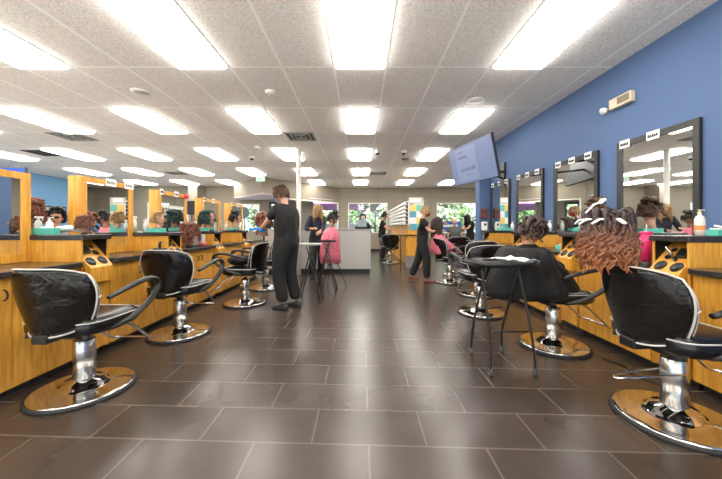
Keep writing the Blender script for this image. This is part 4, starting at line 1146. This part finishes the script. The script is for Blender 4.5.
clamp_mannequin(-.56, 5.95, 1.05, R(-95), 'mannequin in a pink satin cape with black hair tied up, on a tripod', HBLACK, 'bun', 8, .95, R(-30), SKIN2, None, PINKC,
    [(0, 0, .10, .05, .05), (0, -.02, .04, .12, .12), (0, -.04, -.08, .16, .17), (0, -.05, -.25, .17, .18), (0, -.05, -.42, .17, .19), (0, -.04, -.60, .17, .18)], post=.07, folds=5, tripod=True)
# cloth bundled on the third left chair seat
mb = MB(); rings = []
for i in range(9):
    t = R(20*i+10); rings.append([( .20*math.sin(t)*math.cos(a)*(1+.15*math.sin(5*a)), .17*math.sin(t)*math.sin(a)*(1+.15*math.sin(4*a)), .07-.07*math.cos(math.pi-t)*-1+.012*math.sin(6*a+i)) for a in [2*math.pi*k/24 for k in range(24)]])
mb.T = Matrix.Translation((-1.80, 4.57, .585)); mb.rings(rings); cc = mb.build('folded_cape', GREYCLOTH); tag(cc, 'bundled dark cape lying on the seat of the third left salon chair', 'cape')

TZ = 1.086
# left tower 1 top and the partition counter behind
mannequin(-3.10, 2.83, TZ, R(20), 'mannequin head with bushy auburn curls beside the nearest left mirror', HAUBURN, 'curly', 41)
mannequin(-2.98, 2.98, TZ, R(-150), 'mannequin head wearing black sunglasses on the near left counter', HBLACK, 'updo', 43, .66, extra='sunglasses')
bottle(-2.90, 2.74, TZ, 'clear spray bottle standing left of another one before the auburn curls', mat('clear_grey_plastic', (.55, .60, .58), .2), .16, .026)
bottle(-2.82, 2.76, TZ, 'white pump bottle between the curls and the sunglasses head', WHITE, .15, .026, False)
tray_box(-2.75, 2.66, TZ, 'teal tray with folded foils, right at the front of the near left tower', .16, .10, .055)
tray_box(-2.98, 2.60, TZ, 'teal tray with foils at the back of the near left tower', .12, .09, .055)
t = MB(); rr0 = []
for i in range(9):
    u = i/8; rr0.append([(-2.82+.30*u, 2.80+.02*math.sin(u*5)+.035*math.cos(a), TZ+.030+.045*u*(1-u)*2+.026*math.sin(a)+.008*math.sin(i*2.2+3*a)) for a in [2*math.pi*k/10 for k in range(10)]])
t.rings(rr0); tw = t.build('rolled_towel', PAPER); tag(tw, 'white rolled towel lying on the nearest left tower top', 'towel')
mannequin(-2.50, 2.76, TZ, R(-10), 'small mannequin head with messy red brown hair at front of near left tower', HAUBURN, 'curly', 45, .5)
# left second tower and following ones
k = 0
lab = ['second left tower', 'third left tower', 'fourth left tower']
for i, y in enumerate(LT[1:]):
    tray_box(-2.55, y+.09, TZ, 'teal tray with foils on the %s top' % lab[i], .18, .10, .05)
    bottle(-2.82, y+.08, TZ, 'white spray bottle on the %s, nearest its teal tray' % lab[i], WHITE, .20, .028)
    bottle(-2.72, y+.15, TZ, 'white pump bottle at the back of the %s top' % lab[i], WHITE, .17, .03, False)
    bottle(-2.66, y+.05, TZ, 'small white spray bottle at the front of the %s top' % lab[i], WHITE, .15, .024)
    tray_box(-3.10, y+.1, TZ, 'teal tray on the partition counter behind the %s' % lab[i], .2, .10, .05)
bottle(-3.2, 4.2, TZ, 'tall white spray bottle on the partition beyond the second left tower', WHITE, .24, .03)
mannequin(-2.52, 3.80, TZ, R(-90), 'mannequin head with blond updo and dark band before the third left mirror', HBLOND, 'updo', 47, .66)
mannequin(-2.50, 4.45, .862, R(-10), 'mannequin head with big auburn curls standing on a low left worktop', HAUBURN, 'curly', 49, 1.05)
e = thing('hand_towel_stack', 'pink folded towels on the low left worktop by the auburn mannequin', 'towel', (-2.43, 4.66, .862))
MB().ball((0, 0, .03), .05, .05, .035).build('folded_towel', PINKC, e); MB().ball((-.01, .07, .025), .04, .04, .03).build('folded_towel', PINK, e)
e = thing('sterilizer_box', 'white sterilizer box at the end of a low left worktop', 'sterilizer', (-2.56, 4.74, .862))
MB().box(-.12, .10, -.0, .09, 0, .17).build('housing', mat('pale_grey_plastic', (.55, .57, .58), .4), e, .01); MB().box(-.10, .08, -.004, 0, .05, .14).build('door', WHITE, e)
mannequin(-2.50, 4.98, TZ, R(-80), 'mannequin head wrapped in dark teal on the third left tower', TEAL2, 'curly', 51, .95)
mannequin(-2.50, 6.1, TZ, R(-80), 'mannequin head with black hair on the fourth left tower', HBLACK, 'updo', 53, .95)
mannequin(-3.2, 6.1, TZ, R(-120), 'mannequin head with dark brown hair on the partition behind the fourth left tower', HDBROWN, 'updo', 55, .95)
# speaker/box near the back wall, picture on blue wall, blue screen
e = thing('wall_speaker', 'small black speaker box high between two left mirrors', 'speaker', (-5.55, 10.0, 0))
MB().box(-.12, .12, -.1, .1, 1.55, 2.0).build('housing', BLACK, e, .01); MB().tube([(0, 0, 0), (0, 0, 1.55)], .02).build('stand', BLACK, e)
e = thing('wall_picture', 'dark framed picture on the light blue left wall', 'picture', (WL, 11.3, 1.60))
MB().box(.002, .03, -.45, .45, -.30, .32).build('picture_frame', BLACK, e); MB().box(.03, .034, -.40, .40, -.25, .27).build('print', mat('pale_print', (.35, .42, .45), .6, var=.8, scale=5), e)
e = thing('notice_board', 'white notice board on the light blue wall beside the nearest mirror', 'notice board', (WL, 10.35, 1.9))
MB().box(.002, .03, -.18, .18, -.55, .35).build('board', PAPER, e)
e = thing('blue_screen', 'deep blue screen on a stand beyond the nearest left mirror, near the ceiling', 'television', (-6.50, 5.9, 0))
MB().box(-.75, .0, 0, .05, 1.80, 2.31).build('housing', SCREENBACK, e, .01); MB().box(-.74, -.01, -.004, 0, 1.82, 2.29).build('display', BLUESCR, e); MB().tube([(-.37, .02, 0), (-.37, .02, 1.8)], .02).build('stand', BLACK, e)

# right side items
bottle(2.50, 2.25, TZ, 'tall white bottle with orange print on the nearest right tower', mat('white_orange_label', (.78, .70, .62), .4), .19, .030, False, CREAM)
mbt = [o for o in bpy.data.objects if o.name.startswith('pump_bottle')][-1]
MB().lathe([(.0306, .04), (.0306, .075)], n=16, caps=False).build('orange_band', mat('orange_label', (.75, .25, .08), .5), mbt)
tray_box(2.82, 2.37, TZ, 'teal tray with foils at right on the nearest right tower', .20, .10, .045)
e = thing('hand_mirror', 'clear rimmed hand mirror with long white handle on the nearest right tower', 'hand mirror', (2.80, 2.27, TZ))
MB().tube([(-.10, .06, .075), (.04, .0, .03)], .008).build('handle', WHITE, e); MB().lathe([(.035, 0), (.035, .02)], (.09, -.02, .02), 18, 'z').build('head', TEAL, e)
# pink tumbler on low worktop in front of mirror 1
e = thing('tumbler', 'hot pink tumbler with a white straw on the low right worktop', 'tumbler', (2.45, 2.62, .862))
MB().lathe([(.036, 0), (.045, .16), (.046, .23)], n=20).build('cup', PINK, e); MB().lathe([(.048, .23), (.048, .245), (.02, .25)], n=20).build('lid', PINK, e); MB().tube([(0, 0, .24), (.005, 0, .31)], .004).build('straw', WHITE, e)
e = thing('curling_iron', 'curling iron and cord standing in the nearest right tool holder', 'curling iron', (2.40, 2.27, .80))
MB().tube([(0, .0, .01), (-.03, .04, .12)], .012).build('handle', BLACK, e); MB().tube([(-.03, .04, .12), (-.055, .075, .20)], .008).build('barrel', CHROME, e)
e = thing('comb_set', 'combs and brushes lying inside the nearest right tower opening', 'comb', (2.62, 2.30, .935))
MB().tube([(-.06, -.04, .0), (.1, .05, .07)], .007).tube([(-.05, .03, .0), (.1, -.03, .07)], .009).build('combs', WHITE, e)
for i, y in enumerate(RT[1:]):
    l = ['second right tower', 'third right tower', 'fourth right tower'][i]
    tray_box(2.66, y+.08, TZ, 'teal tray with foils on the %s' % l, .22, .10, .05)
    bottle(2.84, y+.15, TZ, 'white bottle standing at the wall on the %s' % l, WHITE, .16, .028, False)
    bottle(2.55, y+.18, TZ, 'small white spray bottle at the front of the %s' % l, WHITE, .13, .024)
for i, (y0, y1) in enumerate(((3.60, 4.43), (4.73, 5.55))):
    tray_box(2.75, (y0+y1)/2, .862, 'teal tray on the low right worktop under wall mirror %s the camera' % ('second from', 'third from')[i], .3, .12, .05)
mannequin(2.62, 3.42, TZ, R(60), 'mannequin head with updo on the second right tower, by the mirror gap', HBROWN, 'updo', 57, .9)
# cord clutter under right toe kick
P = [(2.15+.03*math.sin(i*1.3), 2.15+.06*i, .008) for i in range(10)]
tag(MB().tube(smooth_path(P, 3), .006, 6).build('power_cord', BLACK), 'black power cord lying on the floor along the right cabinets', 'cord')
# flat iron clamp on left chair 2 top (black clamp)
e = thing('chair_headrest_clamp', 'small black clamp standing on the back of the second left salon chair', 'clamp', (-1.97, 2.985, .925))
MB().box(-.05, .05, -.03, .03, 0, .018).build('plate', BLACK, e, .004); MB().tube([(0, 0, .015), (.0, 0, .06), (.012, 0, .085)], [.012, .014, .010]).build('knob', BLACK, e)

# ---------------------------------------------------------------- outside
g = struct('ground', MB().box(-40, 40, -30, 50, -.12, -.06), PAVE)
def tree(x, y, h, r, label, lm, n=1500, seed=0):
    rnd = random.Random(seed); e = thing('tree', label, 'tree', (x, y, -.06), 0, 'trees outside the windows')
    MB().tube([(0, 0, 0), (.05, .02, h*.3), (0, 0, h*.6)], [.14, .11, .07], 8).build('trunk', BARK, e)
    mb = MB()
    cl = [(Vector((rnd.uniform(-r, r)*.6, rnd.uniform(-r, r)*.6, h*rnd.uniform(.22, .95))), rnd.uniform(.35, .6)*r) for _ in range(18)]
    for i in range(n):
        c, q = cl[i % 18]; d = Vector((rnd.gauss(0, 1), rnd.gauss(0, 1), rnd.gauss(0, 1))).normalized()*q*rnd.uniform(.6, 1.05); p = c+d
        a = Vector((rnd.uniform(-1, 1), rnd.uniform(-1, 1), rnd.uniform(-1, 1))).normalized()*.13; b = a.orthogonal().normalized()*.07
        mb.face([mb._v(p-a), mb._v(p+b), mb._v(p+a), mb._v(p-b)], False)
    mb.build('foliage', lm, e, recalc=False)
TR = [(-9.5, 19, 'seen through the leftmost far window'), (-6.3, 18.5, 'seen through the entry window'), (-4.3, 19.5, 'behind the entry door'), (-2.0, 19, 'seen through the left of the slanted window'), (-.3, 21.2, 'in the gap between slanted and centre window'),
      (1.3, 18.8, 'seen through the centre window behind the desk'), (3.4, 21, 'between centre and right far windows'), (5.4, 19.0, 'at the left of the right far window'), (7.2, 21.5, 'at the middle of the right far window'), (9.0, 20, 'at the right edge of the right far window')]
for i, (x, y, l) in enumerate(TR): tree(x, y, 4.2, .98, '%s leafy tree outside, %s' % (('green', 'pale green')[i % 2], l), (LEAF, LEAF2)[i % 2], 2200, i)
# violet fascia of the building opposite / canopy
mb = MB().box(-3.2, .2, 15.6, 15.75, 2.02, 2.40); mb.tube([(-3.1, 15.67, -.06), (-3.1, 15.67, 2.1)], .05); mb.tube([(.1, 15.67, -.06), (.1, 15.67, 2.1)], .05)
o = mb.build('canopy_fascia', VIOLET); tag(o, 'violet canopy fascia outside above the slanted window', 'canopy')
e = thing('street_sign', 'blue sign board with white band outside the right far window', 'sign', (4.75, 16.4, 0))
MB().box(-.65, .65, -.03, .03, .75, 1.45).build('board', VAN, e); MB().box(-.45, .45, -.035, -.03, 1.15, 1.28).build('white_band', PAPER, e)
for q in (-.6, .6): MB().tube([(q, 0, -.06), (q, 0, 1.45)], .03).build('post', BLACK, e)
e = thing('parked_car', 'silver parked car outside the slanted window', 'car', (-1.2, 16.8, -.06))
mb = MB(); prof = [(-2.1, .35), (-2.15, .75), (-1.3, .95), (-.7, 1.4), (.8, 1.42), (1.5, 1.0), (2.1, .85), (2.15, .35)]
mb.rings([[(x, -.85, z) for x, z in prof], [(x, .85, z) for x, z in prof]], smooth=False); mb.build('car_body', mat('silver_paint', (.45, .48, .52), .3, .4), e, .05)
for q in (-1.35, 1.35):
    for s in (-.85, .7): MB().lathe([(.33, 0), (.33, .15)], (q, s, .33), 20, 'y').build('wheel', RUBBER, e)
# round plant urn silhouette in centre window: dish shaped topiary
for (x, y, z, l) in ((.74, 15.6, 2.12, 'round grey-green satellite dish outside the centre window'), (-5.75, 14.9, 1.85, 'round grey satellite dish outside the entry window')):
    e = thing('satellite_dish', l, 'satellite dish', (x, y, 0))
    MB().lathe([(.30, -.0), (.26, .05), (.12, .10), (.001, .11)], (0, 0, z), 24, 'y').build('dish', mat('dish_grey', (.22, .25, .22), .6), e)
    MB().tube([(0, .12, -.06), (0, .12, z)], .03).build('mast', BLACK, e)
